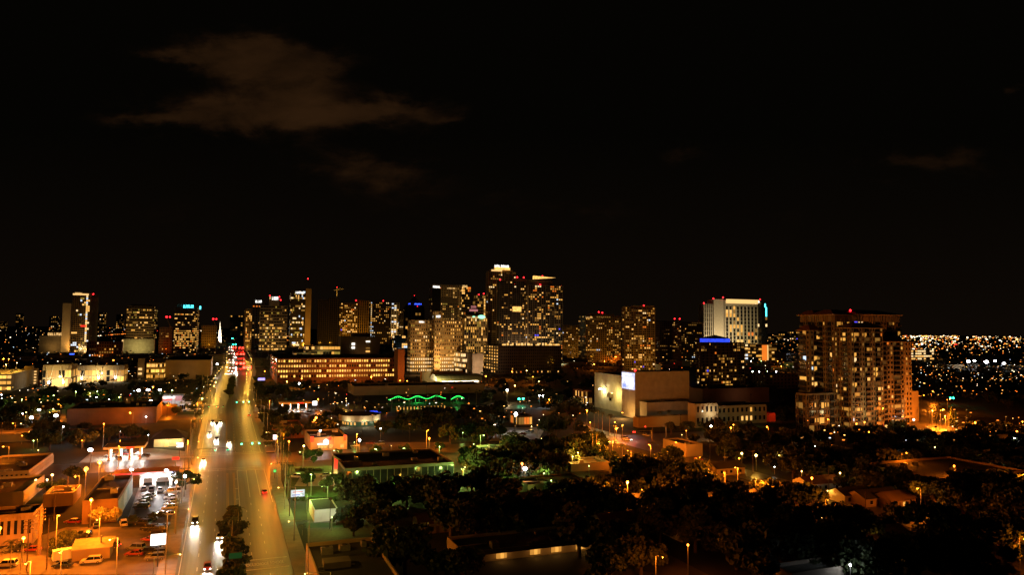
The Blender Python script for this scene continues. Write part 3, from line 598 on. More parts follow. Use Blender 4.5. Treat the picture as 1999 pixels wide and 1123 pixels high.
for q in [(1524,1562,648,664,80,.7),(1500,1524,655,668,81,.4),(1535,1558,690,712,82,.3),(1455,1500,735,757,83,.02),(1495,1556,733,760,84,.03),(1420,1452,640,665,85,.2)]:
    tw('apartment_block',None,q[0],q[1],q[2],q[3],4,9,DCONC,'punch',q[5],'res',dep=30,seed=q[4],nind=20)
# orange-brick garage and neighbours
tw('parking_garage','long orange lit parking garage beside the boulevard',541,776,702,750,4,48,BRICK,'deck',.93,'garage',xs=530,ns=2,sfrac=0,seed=90,nind=100,wash=((1,.42,.08),1.5),base=4.5,washd=40,dep=60,roof=ROOFT)
tw('stair_tower','orange lit stair tower at the right end of the long garage',776,791,684,750,4,1,BRICK,'plain',dep=20,seed=91,wash=((1,.40,.08),1.6),washd=30)
tw('parking_garage','yellow lit garage above and behind the long orange garage',596,665,676,706,3,12,CONC,'garage',.9,'off',seed=92,dep=35,nind=36,wash=((1,.8,.3),.8))
tw('parking_garage','greenish lit garage deck behind the left end of the orange garage',573,620,690,712,2,8,CONC,'garage',.9,'off',seed=93,dep=30,nind=16,wash=((1,.9,.35),.6))
tw('theatre','brown blank walled hall with a few lit windows behind the orange garage',665,742,658,702,5,10,TAN,'plain',seed=94,dep=40,wash=((1,.62,.34),.28),signs=[(686,692,670,674,E_SIGNW,1),(686,692,677,681,E_SIGNW,1),(714,722,666,668,E_SIGNW,1),(714,722,679,681,w_dim,1),(714,722,685,688,w_warm,1)])
tw('theatre_drum','low round drum roof over the brown blank hall',687,722,651,700,1,6,TAN,'plain',dep=25,seed=95,wash=((1,.62,.34),.2))
tw('office_block','blue grey glass block left of the gold office block',770,799,656,690,7,8,GREENC,'glass',.3,'cool',seed=96,dep=25,nind=40,wash=(WHT,.15))
tw('low_building','orange lit building with a black flat roof before the gold office block',823,905,727,752,1,9,TAN,'plain',dep=30,seed=97,xs=823.5,wash=((1,.38,.08),.8),washd=20)
tw('long_wall_building','long low beige hall behind the green light wave',692,946,757,773,1,20,TAN,'plain',dep=38,seed=98,wash=((1,.72,.38),.035))
tw('low_building','long white lit strip roof building left of the gold office block',710,766,731,742,1,10,CONC,'plain',dep=10,seed=99,wash=((1,.5,.2),.8),signs=[(710,764,730,731.5,E_YELS,1)])
# left mid-ground
q = tw('parking_garage','flat roofed garage with a bright rooftop deck at the left edge',-60,27,733,767,3,9,CONC,'garage',.97,'garage',xs=70,seed=110,nind=27,wash=((1,.70,.32),.5),roof=FORE,side_style='plain')
b = MB(); z_ = q['h']; b.box(q['w']-7,q['w'],q['d']-6,q['d'],z_,z_+4,TAN); b.box(q['w']-.3,q['w']+3.2,q['d']+.1,q['d']+4,0,z_+1.5,TAN); b.obj('stair_tower', q['T'])
b = MB()
for i in range(5): b.box(q['w']+.4,q['w']+2.4,q['d']-.4,q['d']+.05,1.5+i*(z_-1)/5,2.8+i*(z_-1)/5,E_YELS)
b.obj('stair_lights', q['T'])
for px in (7,17): 
    P = G(px,702,z_+8); street_lamp((P.x,P.y,z_), 8, 'O', 5, 0, 'globe', 1.3)
P = q['P']; 
for k in (0.25,.7):
    c_ = WV(q['u0']+q['d']*k, q['v0']+q['w']*.7); street_lamp((c_.x,c_.y,z_), 8, 'Y', 9.0, 0, 'globe', 1.0)
q = tw('bus_terminal','terrace building with white V columns and warm floodlights at left',82,143,715,757,2,9,BEIGE,'glass',.7,'garage',seed=111,dep=30,nind=18,wash=((1,.74,.30),2.6),washd=16,skiptop=4)
q2 = tw('bus_terminal','lower terrace wing with white V columns right of the stair lights',143,246,716,748,2,14,BEIGE,'glass',.7,'garage',seed=112,dep=30,nind=20,wash=((1,.74,.32),3.0),washd=16,skiptop=4)
for qq in (q, q2):
    n_ = max(2,int(qq['w']/14))
    for i in range(n_):
        b = MB(); x_ = (i+.5)*qq['w']/n_; b.tube((x_,-2.5,4),(x_-3,-2.5,qq['h']-.5),.35,.3,WHITE,6); b.tube((x_,-2.5,4),(x_+3,-2.5,qq['h']-.5),.35,.3,WHITE,6); b.obj('column', qq['T'])
        b = MB(); b.ball((x_,-3.2,4.5),.6,E_WHT); b.obj('lamp_lens', qq['T']); lamp('POINT',(x_,-4.5,5),(1,.8,.5),2600,qq['T'],.3)
tw('stair_tower','pale blank stair block right of the terrace buildings',268,285,702,738,2,1,CONC,'plain',dep=12,seed=113,wash=(CREAM,.22),signs=[(270,279,719,723,E_YELS,1),(270,279,728,732,E_YELS,1)])
tw('parking_garage','small lit garage left of the long curved wall',285,323,710,742,3,8,CONC,'garage',.95,'garage',seed=114,dep=25,nind=24,wash=(YEL,.5))
tw('courthouse','long low beige building with a blank wall beside the boulevard',322,414,705,742,3,14,TAN,'plain',seed=115,dep=30,xs=420,wash=((1,.66,.34),.16))
tw('warehouse','large dark roofed warehouse with an orange lit front wall',130,312,802,832,1,14,TAN2_,'plain',xs=322,seed=116,dep=60,roof=ROOF)
tw('shop','white lit shop block behind the warehouse at left',92,118,809,828,1,3,WHITE,'plain',seed=117,dep=12)
tw('shop','low retail strip with a red and white fascia near the boulevard',316,364,776,794,1,8,WHITE,'plain',seed=118,dep=16,signs=[(318,344,775,778.5,E_SIGNW,1),(318,338,779,782,E_REDSG,9),(345,360,774,783,E_PINK,1)],wash=(WHT,1.2),washd=14)
tw('shop','white lit open shopfront left of the boulevard',350,380,791,801,1,6,WHITE,'glass',.6,'cool',seed=119,dep=14,nind=6,wash=(WHT,1.5),washd=12)
tw('low_building','orange lit wall building right of the warehouse',313,350,796,812,1,5,TAN,'plain',seed=120,dep=12,wash=(SOD,.9),washd=12)
tw('storage_shed','long beige shed with a dark roof at the left edge',-60,70,930,948,1,12,BEIGE,'punch',.0,seed=121,dep=42,xs=None,roof=ROOF,wash=((1,.66,.22),.05),washd=20)
tw('storage_shed','long low shed below the warehouse at left',-40,76,855,866,1,12,BEIGE,'plain',seed=122,dep=12,wash=((1,.6,.2),.12),washd=16)
tw('storage_shed','row of small orange lit sheds at the left edge',-30,72,846,856,1,9,TAN,'plain',seed=123,dep=8,wash=((1,.42,.1),.16),washd=14)
tw('workshop','flat roofed orange lit workshop at bottom left',-60,83,1017,1072,1,9,TAN,'punch',.0,xs=100,seed=124,roof=mat('dark_red_roof',(.10,.05,.035),.9))
tw('workshop','low brown roofed workshop behind the bottom left one',83,158,972,992,1,6,TAN,'plain',seed=125,dep=14,roof=ROOFT)
tw('workshop','long flat roofed workshop behind the orange alley',-60,62,972,996,1,6,BEIGE,'plain',seed=126,dep=30,roof=ROOFT)
q = tw('brick_store','brown roofed store with a vine covered front and a blue mural side',159,244,984,1025,1,6,TAN2_,'plain',xs=271,seed=127,roof=ROOFT)
b = MB(); b.box(q['w']+.01,q['w']+.12,.5,q['d']-.5,.3,q['h']-.2,BLUEW); b.box(q['w']+.12,q['w']+.2,q['d']*.35,q['d']*.55,1.5,q['h']-1,mat('pale_panel',(.55,.68,.70),.6)); b.obj('mural', q['T'])
vb = MB(); leaf_cloud(vb,[(3.6+i*1.15,-.9+.4*math.sin(i*2.1),2.9+.7*math.sin(i*1.3),1.55) for i in range(6)],3000,.26,mat('pale_vine_leaves',(.62,.55,.26),.8,(.34,.28,.12),1),random.Random(3),1.0)
o = vb.obj('climbing_vine', None, q['P'], TH); tag(o,'thick vine spread over the front wall of the brown roofed store','vine')
# right of the boulevard, near
q = tw('store','wide black roofed store with green lit walls right of the boulevard',673,890,920,957,1,16,DCONC,'glass',.0,seed=130,dep=34,roof=ROOF,wash=None)
tw('petrol_kiosk','small white lit kiosk right of the near boulevard',613,668,998,1021,1,5,WHITE,'plain',seed=131,dep=15,roof=ROOF,parapet=.15,wash=((.75,1,.72),2.4),washd=9)
q = tw('restaurant','fast food restaurant with a round white sign and red corners',606,683,859,881,1,7,BEIGE,'plain',seed=132,dep=20,xs=600,roof=ROOF,wash=((1,.62,.34),.5),washd=14,signs=[(620,643,867,869.5,E_SIGNW,1),(621,640,871,876,w_warm,3),(645,654,870,877,w_warm,2),(668,676,870,877,w_warm,2)])
b = MB(); X, Z = q['X'], q['Z']; b.tube((X(637),-1.2,Z(863.5)),(X(637),-1.6,Z(863.5)),1.25,1.25,E_SIGNW,20); b.obj('round_sign', q['T'])
for xa in (606,675): b = MB(); b.box(X(xa),X(xa+6),-.5,.6,q['h']-1.2,q['h']+1.5,E_REDSG); b.obj('red_corner', q['T'])
b = MB(); b.ball((X(646),-.9,Z(858)),.8,E_REDSG); b.obj('red_lamp', q['T'])
tw('shop','dark roofed shop with a warm lit front right of the boulevard',532,600,842,858,1,7,BRICK,'punch',.35,'dim',seed=133,dep=38,roof=ROOFT,wash=(SOD,.25),washd=10,nind=6)
q = tw('low_building','long flat roofed building at the bottom left of the dark blocks',632,800,1168,1228,1,10,TAN,'plain',seed=134,dep=36,roof=ROOF)
b = MB(); b.box(2,8,17,21,q['h'],q['h']+1.4,DCONC); b.obj('roof_unit', q['T'])
q = tw('motel','long dark motel with four warm lit porches',905,1165,1087,1103,1,13,BEIGE,'plain',seed=135,dep=15,roof=ROOF)
for px in (975,1040,1082,1132):
    b = MB(); x_ = q['X'](px); b.box(x_-1.5,x_+1.5,-.25,-.1,.5,2.1,w_gdeep); b.box(x_-.3,x_+.6,-.32,-.26,.5,2.0,w_gold); b.box(x_-.4,x_+.4,-.5,-.3,2.4,2.7,E_YEL); b.obj('lit_porch', q['T']); lamp('POINT',(x_,-1.6,2.1),(1,.4,.08),120,q['T'],.2)
b = MB(); b.box(0,q['w'],-3,0,2.75,3.0,ROOF); b.obj('porch_roof', q['T'])
# theatre complex
side_w = mat('theatre_stone',(.44,.44,.40),.85,(.34,.34,.30),.25,.1)
q = tw('performance_theatre','big blank walled theatre fly tower with a glowing screen on its side',1240,1345,728,818,1,1,side_w,'plain',xs=1214,seed=140,wash=((1,.84,.56),.11),washd=60,beacons=[(1243,724)],parapet=.6)
E_SCR = emi('screen_light',(.62,.68,1),1.25,vary=.35)
d_ = q['d']; Z = q['Z']; z1, z0 = q['h']-.5, Z(762)
b = MB(); b.box(-.35,-.05,.6,d_-.5,z0,z1,E_SCR)
for (a0,a1,c0,c1,m_) in ((.1,.75,.86,.93,E_SIGNW),(.15,.5,.45,.75,E_SIGNW),(.55,.9,.3,.7,emi('screen_pale',(.75,.7,1),1.7)),(.6,.8,.05,.25,E_SIGNW),(.1,.35,.1,.3,emi('screen_blue',(.25,.35,1),1.2))):
    b.box(-.45,-.34,d_*(1-a1),d_*(1-a0),z0+(z1-z0)*c0,z0+(z1-z0)*c1,m_)
b.obj('video_screen', q['T']); lamp('AREA',(-2,d_/2,(z0+z1)/2),(.6,.68,1),900,q['T'],3,(-1,0,-.3))
q2 = tw('theatre_stage_house','yellow floodlit side wall behind the glowing screen',1214,1280,736,806,1,1,side_w,'plain',xs=1161,seed=141)
b = MB(); b.box(-2.5,-.05,q2['d']*.30,q2['d']*.42,10,13,DCONC); b.box(-.2,-.05,q2['d']*.36,q2['d']*.44,7,9.5,DGLASS); b.obj('balcony_box', q2['T'])
wl = WV(q2['u0']+q2['d']*.62,q2['v0']-1.2)
def wall_lamp(P, z, col, e, pw, lbl, r=.5, dirv=(0,0,0)):
    T = empty('wall_lamp', None, 'wall lamp', (P.x,P.y,z)); b = MB(); b.box(-.5*r*2,.5*r*2,-.3,.3,0,.35*r*2,e); b.obj('lamp_lens', T); b = MB(); b.box(-.6*r*2,.6*r*2,-.36,.36,.35*r*2,.5*r*2,METAL); b.obj('lamp_housing', T)
    lamp('POINT',(dirv[0],dirv[1],-.6),col,pw,T,.4); AUTO.append((T,lbl,'wall lamps')); return T
o_ = WV(0,-4)
wall_lamp(WV(q2['u0']+q2['d']*.62,q2['v0']-3.5),15,(1,.72,.22),E_WHT,6500,'bright white wall lamp',1.1)
wall_lamp(WV(q2['u0']+q2['d']*.1,q2['v0']-6),14,(1,.66,.16),E_YEL,9000,'warm wall lamp',.6)
wall_lamp(WV(q['u0']+2,q['v0']-9),4,(1,.45,.1),E_SOD,9000,'orange wall lamp',.6)
tw('theatre_annex','pale blank annex at the foot of the theatre',1263,1342,789,822,1,6,side_w,'plain',seed=142,dep=9,wash=((1,.74,.5),.16),washd=25)
tw('low_building','brown sloped roof pavilion before the theatre annex',1246,1358,818,836,1,12,TAN,'plain',seed=143,dep=12,roof=ROOFT,xs=1240,wash=((1,.62,.22),.30),washd=14)
tw('theatre_office','yellow lit two storey office with square windows right of the theatre',1358,1400,792,836,2,5,BEIGE,'punch',.08,'white',xs=1342,side_style='plain',seed=144,wash=((1,.80,.34),.42),washd=25)
tw('theatre_foyer','long yellow lit foyer with ribbon windows right of the theatre office',1400,1494,796,830,2,11,BEIGE,'punch',.22,'warm',seed=145,dep=22,wash=((1,.80,.34),.34),washd=25,roof=ROOF)
tw('shop','small red lit block right of the foyer',1498,1512,810,824,1,2,REDP,'plain',seed=146,dep=8,wash=((1,.35,.1),1.0),washd=10)
tw('low_building','curved pinkish low roof hall behind the theatre office',1372,1500,762,790,1,10,TAN,'plain',seed=147,dep=30,wash=((1,.5,.35),.10))
tw('restaurant','yellow lit pavilion seen over the theatre roof',1247,1290,713,730,1,6,BEIGE,'glass',.9,'off',seed=148,dep=12,nind=6,wash=((1,.85,.4),1.2),washd=15)
# residential complex at right
TAN2 = mat('brown_stucco', (.27,.22,.13), .85, (.20,.16,.09), .1, .1)
def resid(nm, lbl, x0, x1, yt, yb, nf, nc, xs=None, seed=0, dep=22, top=4, fr=.30, **k):
    q = tw(nm, lbl, x0, x1, yt, yb, nf, nc, TAN2, k.pop('style','mix'), fr, 'res', xs=xs, seed=seed, dep=dep, nind=100, wash=((1,.82,.44),k.pop('ws',.16)), washd=45, skiptop=top, roof=None, parapet=0, sfrac=.10, **k)
    b = MB(); w, d, h = q['w'], q['d'], q['h']; e = 1.6; zt = h+3.2
    for s_, t_ in (((-e,-e),(w+e,-e)),((w+e,-e),(w+e,d+e)),((w+e,d+e),(-e,d+e)),((-e,d+e),(-e,-e))):
        def inn(p): return (min(max(p[0],w*.25),w*.75), min(max(p[1],d*.35),d*.65), zt)
        b.poly([(*s_,h),(*t_,h),inn(t_),inn(s_)], TILE)
    b.box(-e,w+e,-e,d+e,h-.5,h-.02,TAN); b.poly([(w*.25,d*.35,zt),(w*.75,d*.35,zt),(w*.75,d*.65,zt),(w*.25,d*.65,zt)], TILE); b.obj('tile_roof', q['T'])
    b = MB()
    for i in range(max(3,int(w/3))): x_ = (i+.5)*w/max(3,int(w/3)); b.box(x_-.4,x_+.4,-.42,-.05,h-2.2,h-1.1,DCONC)
    if top: b.obj('cornice_vents', q['T'])
    return q
resid('apartment_tower','left shoulder of the big tiled roof apartment complex at right',1584,1600,645,838,19,3,xs=1560,seed=150,top=0)
resid('apartment_tower','tan tower with hipped tile roof, leftmost of the big apartment complex',1592,1614,615,833,21,6,seed=151,dep=12,top=4.5)
resid('apartment_tower','recessed middle bay of the big tiled roof apartment complex',1612,1636,637,836,20,5,seed=152,top=0,dep=18)
resid('apartment_tower','tan tower with the red beacon in the big apartment complex',1632,1662,614,842,21,8,seed=153,dep=18,top=4.5)
resid('apartment_tower','broad rear slab of the big tiled roof apartment complex',1660,1757,613,826,21,18,seed=154,dep=24,top=5,beacons=[(1670,606)],pent=[(1675,1722,607,TAN2,.3,.8)],fr=.16)
resid('apartment_tower','curved front tower with dark balconies in the big apartment complex',1664,1722,640,846,21,12,seed=155,dep=10,top=0,fr=.28)
resid('apartment_tower','right front wing of the big apartment complex',1712,1762,667,840,18,8,seed=156,dep=14,top=0,fr=.22)
resid('apartment_tower','lowest right wing of the big apartment complex',1745,1777,668,826,16,6,seed=157,dep=22,top=0,style='punch',fr=.15)
tw('parking_podium','dark garage podium under the big apartment complex',1574,1650,772,846,5,16,TAN2,'mix',.10,'res',seed=158,dep=8,nind=60)
tw('low_building','brown blank annex at the right foot of the apartment complex',1742,1790,768,826,3,7,TAN2,'plain',seed=159,dep=16,wash=((1,.5,.2),.06))
tw('shop','small white lit shopfront at the foot of the apartment complex',1741,1772,817,830,1,6,CONC,'glass',.7,'white',seed=160,dep=8,nind=6)
# far right
tw('parking_garage','yellow lit garage standing among the far right city lights',1775,1822,684,704,4,12,CONC,'garage',.85,'wgarage',seed=170,dep=25,nind=48,wash=((1,.75,.4),.5))
tw('warehouse','long low building with an orange lit end at the right edge',1830,1995,940,965,1,16,TAN,'plain',seed=171,dep=34,roof=ROOF)
tw('low_building','white roofed building at the bottom right edge of the picture',1548,1650,1128,1165,1,6,CONC,'plain',seed=172,dep=7,roof=mat('grey_membrane_roof',(.34,.34,.32),.8))
tw('low_building','low lit flat roofed building beside the orange side street',930,997,881,892,1,7,BEIGE,'plain',seed=173,dep=10,wash=((1,.6,.25),.4),washd=10)
tw('low_building','low dark roofed building between the warehouse and the petrol forecourt',120,200,848,856,1,8,TAN2_,'punch',.2,'res',seed=180,dep=14,nind=3)
tw('low_building','small shed with a lit doorway left of the black hipped restaurant',232,280,846,856,1,5,BRICK,'punch',.3,'warm',seed=181,dep=10,nind=3)
tw('shop','small shop with bright windows under the star bright floodlight',1012,1040,815,832,1,5,BRICK,'glass',.95,'warm',seed=174,dep=14,nind=5)
tw('shop','dark roofed shop with barred lit windows left of the theatre',1140,1156,765,790,2,5,BRICK,'glass',.6,'warm',seed=175,dep=20,nind=10)
tw('low_building','low orange walled building facing the side street at right',1340,1370,872,893,1,4,BEIGE,'plain',seed=176,dep=20,wash=((1,.45,.12),.35),washd=12)
tw('low_building','green lit eave house beside the twin palms',1115,1190,911,922,1,7,DCONC,'plain',seed=177,dep=14)
tw('low_building','long dark flat roofed house with a lit patch below the white lantern',1030,1150,952,975,1,7,TAN2_,'plain',seed=178,dep=14)
# ------------------------------------------------------------------ single built things
P = G(428,676); T = empty('church_steeple','tall floodlit white church steeple at the end of the boulevard','church',(P.x,P.y,0),TH); sc = P.y/FPX
b = MB(); b.box(-3.6*sc,3.6*sc,-3.6*sc,3.6*sc,0,zat(P,664,428),WHITE); b.obj('tower_base', T)
b = MB(); z0_, z1_ = zat(P,664,428), zat(P,645,428); b.tube((0,0,z0_),(0,0,z1_),3.0*sc,2.2*sc,WHITE,8); b.obj('belfry', T)
b = MB(); b.tube((0,0,z1_),(0,0,zat(P,627,428)),2.0*sc,.15*sc,WHITE,8); b.obj('spire', T)
for dx in (-14,14): lamp('SPOT',(dx,-30,4),(1,.84,.6),1500000,T,1,(-dx,30,34),70)
# tower crane
P = G(655,676); T = empty('tower_crane','tower crane standing over the unlit concrete tower','crane',(P.x,P.y,0),TH); zt = zat(P,566,655)
b = MB()
for dx in (-.9,.9):
    for dy in (-.9,.9): b.tube((dx,dy,0),(dx,dy,zt),.45,.45,YELM:=mat('crane_paint',(.5,.36,.10),.6),4)
for i in range(int(zt/4)): b.tube((-.9,-.9,i*4),(.9,-.9,i*4+4),.12,.12,YELM,4,False)
b.obj('mast', T)
b = MB(); b.tube((0,0,zt+8),(0,0,zt),.5,.9,YELM,4); b.tube((-8,0,zt-1),(24,-4,zt+4),1.1,.8,YELM,4); b.tube((0,0,zt+8),(20,-3.6,zt+4),.12,.12,YELM,4); b.box(-9,-5,-1,1,zt-3,zt-1,DCONC); b.obj('jib', T)
b = MB(); b.ball((0,0,zt+9),1.2,E_RED); b.obj('beacon', T); lamp('SPOT',(4,-30,zt-30),(1,.6,.2),90000,T,1,(-4,30,32),70)  # the spot is added to make the crane visible
for px, pb, pt_ in ((330,690,620),(421,688,624)):
    P = G(px,pb); T = empty('tower_crane','distant luffing crane with a red tip light '+('left' if px<400 else 'right')+' of the cyan sign tower','crane',(P.x,P.y,0),TH); zt = zat(P,pt_,px); b = MB(); b.tube((0,0,0),(0,0,zt*.8),1,1,YELM,4); b.obj('mast', T); b = MB(); b.tube((0,0,zt*.75),(-8,0,zt),.6,.4,YELM,4); b.tube((0,0,zt*.75),(9,0,zt*.7),.6,.5,YELM,4); b.obj('jib', T)
    b = MB(); b.ball((-8,0,zt+1),2.2,E_RED); b.ball((-1,0,zt+1),1.8,E_RED); b.obj('beacon', T)
# petrol station canopies
def canopy(label, x0, x1, yt, yb, dep, ncol, pumps, roofm, lightp, strip_m=None, cat='petrol station', zt=5.2):
    P = G(x0,yb); d = ray(x1,646); w = (P.y*d.x-P.x*d.y)/(CS*d.y-SN*d.x); u0,v0 = UV(P); EXCL.append((u0-3,u0+dep+3,v0-3,v0+w+3))
    T = empty('petrol_station', label, cat, (P.x,P.y,0), TH)
    b = MB(); b.box(0,w,0,dep,zt,zt+.9,WHITE); b.box(.3,w-.3,.3,dep-.3,zt+.86,zt+.93,roofm); b.obj('canopy_roof', T)
    for i in range(ncol):
        for y in (dep*.25,dep*.75): c = MB(); x = w*(i+.5)/ncol; c.box(x-.35,x+.35,y-.35,y+.35,0,zt,WHITE); c.obj('column', T)
    if strip_m: b = MB(); b.box(w*.55,w*.75,-.12,-.02,zt+.1,zt+.85,strip_m); b.obj('fascia_sign', T)
    for i in range(ncol):
        b = MB(); x = w*(i+.5)/ncol; b.box(x-1,x+1,dep*.45,dep*.55,zt-.12,zt-.02,E_WHT); b.obj('canopy_light', T); lamp('POINT',(x,dep*.5,zt-.9),(1,.95,.82),lightp,T,.8)
    for i in range(pumps):
        b = MB(); x = w*(i+.5)/pumps; b.box(x-.35,x+.35,dep*.25-1.6,dep*.25-1.0,.15,2.0,WHITE); b.box(x-.25,x+.25,dep*.25-1.66,dep*.25-1.59,1.1,1.8,REDP); b.box(x-.6,x+.6,dep*.25-2.2,dep*.25-.6,0.03,.15,SIDE); b.obj('fuel_pump', T)
    return T
canopy('petrol station canopy with white columns and bright forecourt left of the boulevard',200,292,884,902,13,4,4,ROOF,2600,E_REDSG)
canopy('white lit petrol station right of the boulevard by the far crossing',545,612,792,804,12,4,3,WHITE,3500,E_REDSG)
# drive-through wash with the long red band
P = G(272,953); d = ray(356,646); w = (P.y*d.x-P.x*d.y)/(CS*d.y-SN*d.x); T = empty('car_wash','brilliant white car wash with arches under a long red roof band','building',(P.x,P.y,0),TH)
b = MB(); h = 4.6
xs_ = [0, .10, .34, .44, .80, .88, .97, 1.0]
for i in range(0,8,2): b.box(w*xs_[i],w*xs_[i+1] if i+1<8 else w,0,.6,0,h,WHITE)
b.box(0,w,0,.6,h-1.2,h+.1,WHITE); b.box(0,w,9,9.4,0,h,WHITE); b.box(w-.4,w,.6,9,0,h,WHITE); b.obj('wall', T)
b = MB(); b.box(-9,w+.6,-.3,9.6,h+.12,h+.9,mat('maroon_roof',(.20,.04,.03),.8)); b.obj('roof', T)
b = MB(); b.box(-9,w*.72,-.5,-.31,h+.2,h+1.0,E_REDSG); b.obj('red_light_band', T)
b = MB(); b.box(w*.74,w*.95,-.5,-.31,h+.2,h+.8,emi('lilac_sign',(.6,.45,1),1.8)); b.obj('fascia_sign', T)
# round arch frame
b = MB()
for i in range(12):
    a0, a1 = math.pi*i/12, math.pi*(i+1)/12; cx = w*.62; r = w*.18
    b.tube((cx-r*math.cos(a0),-.2,h-2.2+2.2*math.sin(a0)),(cx-r*math.cos(a1),-.2,h-2.2+2.2*math.sin(a1)),.22,.22,WHITE,6)
b.obj('arch', T)
for x in (.2,.5,.8): lamp('POINT',(w*x,-2.2,4.1),(1,.93,.85),1500,T,.6); c = MB(); c.box(w*x-.6,w*x+.6,-.9,-.4,3.8,4.0,E_WHT); c.obj('lamp_lens', T)
EXCL.append((300,318,-40,-10))
# hip roofed restaurant with green lamps
P = G(300,874); d = ray(366,646); w = (P.y*d.x-P.x*d.y)/(CS*d.y-SN*d.x); T = empty('restaurant','low restaurant with black hipped roof and yellow green lit walls','restaurant',(P.x,P.y,0),TH)
b = MB(); b.box(0,w,0,18,0,4,BEIGE); b.box(w*.35,w*.5,-.2,0,0,2.6,w_gold); b.obj('wall', T)
b = MB(); e = 1.5; zt = 7.5
Q = [(-e,-e,4),(w+e,-e,4),(w+e,18+e,4),(-e,18+e,4)]; K = [(w*.3,9,zt),(w*.7,9,zt)]
b.poly([Q[0],Q[1],K[1],K[0]],ROOF); b.poly([Q[2],Q[3],K[0],K[1]],ROOF); b.poly([Q[1],Q[2],K[1]],ROOF); b.poly([Q[3],Q[0],K[0]],ROOF); b.poly(Q[::-1],ROOF); b.obj('hip_roof', T)
b = MB(); zt2 = 6.5; X0 = 2; b.box(X0,w-4,18.5,30,0,4.0,mat('green_wall',(.25,.40,.18),.8)); b.obj('rear_wing', T)
for i in range(12): 
    c = MB(); c.ball((X0+i*(w-6-X0)/11,18.2,4.6),.18,E_YEL,6,4); c.obj('string_light', T)
for x, y, c_, pw in ((w*.8,-2,(1,.8,.3),2200),(w*.45,-2,(1,.85,.35),2600),(w*.2,-2,(1,.8,.3),1300),(w*.5,17,(.45,1,.25),2500)): lamp('POINT',(x,y,2.6),c_,pw*.3,T,.3)
EXCL.append((400,440,-36,-10))
# market hall with the barrel roof
P = G(862,757); d = ray(938,646); w = (P.y*d.x-P.x*d.y)/(CS*d.y-SN*d.x); T = empty('market_hall','white lit market hall under a ribbed barrel roof','building',(P.x,P.y,0),TH); D = 22; h = zat(P,744,862); h2 = zat(P,732,862)
b = MB(); b.box(0,w,2.5,D,0,h,WHITE); b.obj('wall', T)
rb = MB(); n = 8
for i in range(n):
    a0, a1 = math.pi*i/n, math.pi*(i+1)/n
    p = [(D/2-(D/2+2)*math.cos(a), h+(h2-h)*math.sin(a)) for a in (a0,a1)]
    rb.poly([(-6,p[0][0],p[0][1]),(w+2,p[0][0],p[0][1]),(w+2,p[1][0],p[1][1]),(-6,p[1][0],p[1][1])], mat('ribbed_roof',(.35,.33,.16),.6,(.22,.21,.10),.5,0,.5,0,(2,.05,.05)))
    rb.poly([(-6,p[0][0],p[0][1]),(-6,p[1][0],p[1][1]),(-6,D/2,h)], WHITE)
rb.obj('barrel_roof', T)
for i in range(7): c = MB(); c.box(w*i/6-.4,w*i/6+.4,.2,1.0,0,h-.1,BEIGE); c.obj('column', T)
for i in range(6): lamp('POINT',(w*(i+.5)/6,.6,h-1),(1,.82,.55),1500,T,.4)
lamp('SPOT',(-14,-10,8),(1,.85,.4),60000,T,1,(20,18,2),100)
# round pavilion and blue pool
P = G(702,829); T = empty('round_pavilion','round two level pavilion with a pale lit band','pavilion',(P.x,P.y,0),TH)
b = MB(); b.tube((0,0,0),(0,0,3.2),10.5,10.5,GREENC,28); b.obj('glazed_base', T)
b = MB()
for i in range(28):
    if R_.random() < .6: a = 6.283*i/28; b.box(-.55,.55,-.05,.05,.8,2.4,w_gold,Matrix.Rotation(a,4,'Z')@Matrix.Translation((0,10.6,0)))
b.obj('lit_window', T)
b = MB(); b.tube((0,0,3.2),(0,0,6.6),13,13,BEIGE,32); b.tube((0,0,6.6),(0,0,6.8),12.4,12.4,ROOF,32); b.obj('drum', T)
for a in (-2.3,-1.5,-.8): lamp('POINT',(16*math.cos(a),16*math.sin(a),2.5),(1,.85,.5),1600,T,.4)
EXCL.append((440,480,60,110))
P = G(727,806); T = empty('fountain_pool','round blue lit pool behind the round pavilion','pool',(P.x,P.y,0),TH)
b = MB(); b.tube((0,0,0),(0,0,.5),7.6,7.6,CONC,28); b.obj('basin', T); b = MB(); b.tube((0,0,.5),(0,0,.56),6.8,6.8,E_BLUE2,28); b.obj('lit_water', T); lamp('POINT',(0,0,2.5),(.05,.1,1),1500,T,.5)
# green light wave
for (xa, xb, n, lb) in ((758,870,3,'long green wavy light tube on the park wall'),(880,906,1,'short green arc of light tube right of the long wave')):
    P = G(xa,788); P2 = G(xb,785); D = P2-P; T = empty('light_wave',lb,'light sculpture',(P.x,P.y,0)); b = MB(); seg = 20*n; zl = .55*P.y/FPX
    for j, dz in ((0,0),(1,-.7)):
        pp = None
        for i in range(seg+1):
            t = i/seg; q = D*t+Vector((0,0,(4.2+dz*.7)+ (math.sin(t*n*6.283-1.57) if n>1 else math.sin(t*3.14)*2-1)*1.25*(1-.4*j)))
            if pp is not None and (j == 0 or i%2): b.tube(pp,q,.2-.08*j,.2-.08*j,E_GREEN,5,False)
            pp = q
    b.obj('light_tube', T); b = MB()
    for i in range(0,n*5+1): q = D*(i/(n*5)); b.tube(q,q+Vector((0,0,3.0)),.07,.07,METAL,5)
    b.obj('support_post', T); lamp('POINT',tuple(D*.5+Vector((0,-2,2.5))),(.05,1,.15),700*n,T,.5)
b = MB(); T = empty('light_row','row of low warm lights on the footbridge rail','lighting',tuple(G(775,803))); D = G(868,799)-G(775,803)
for i in range(15): q = D*(i/14); b.box(q.x-.35,q.x+.35,q.y-.1,q.y+.1,.6,2.6,w_gold)
b.obj('lit_panel', T); b = MB(); b.tube(Vector((0,.3,2.9)),D+Vector((0,.3,2.9)),.15,.15,METAL,5); b.obj('hand_rail', T)
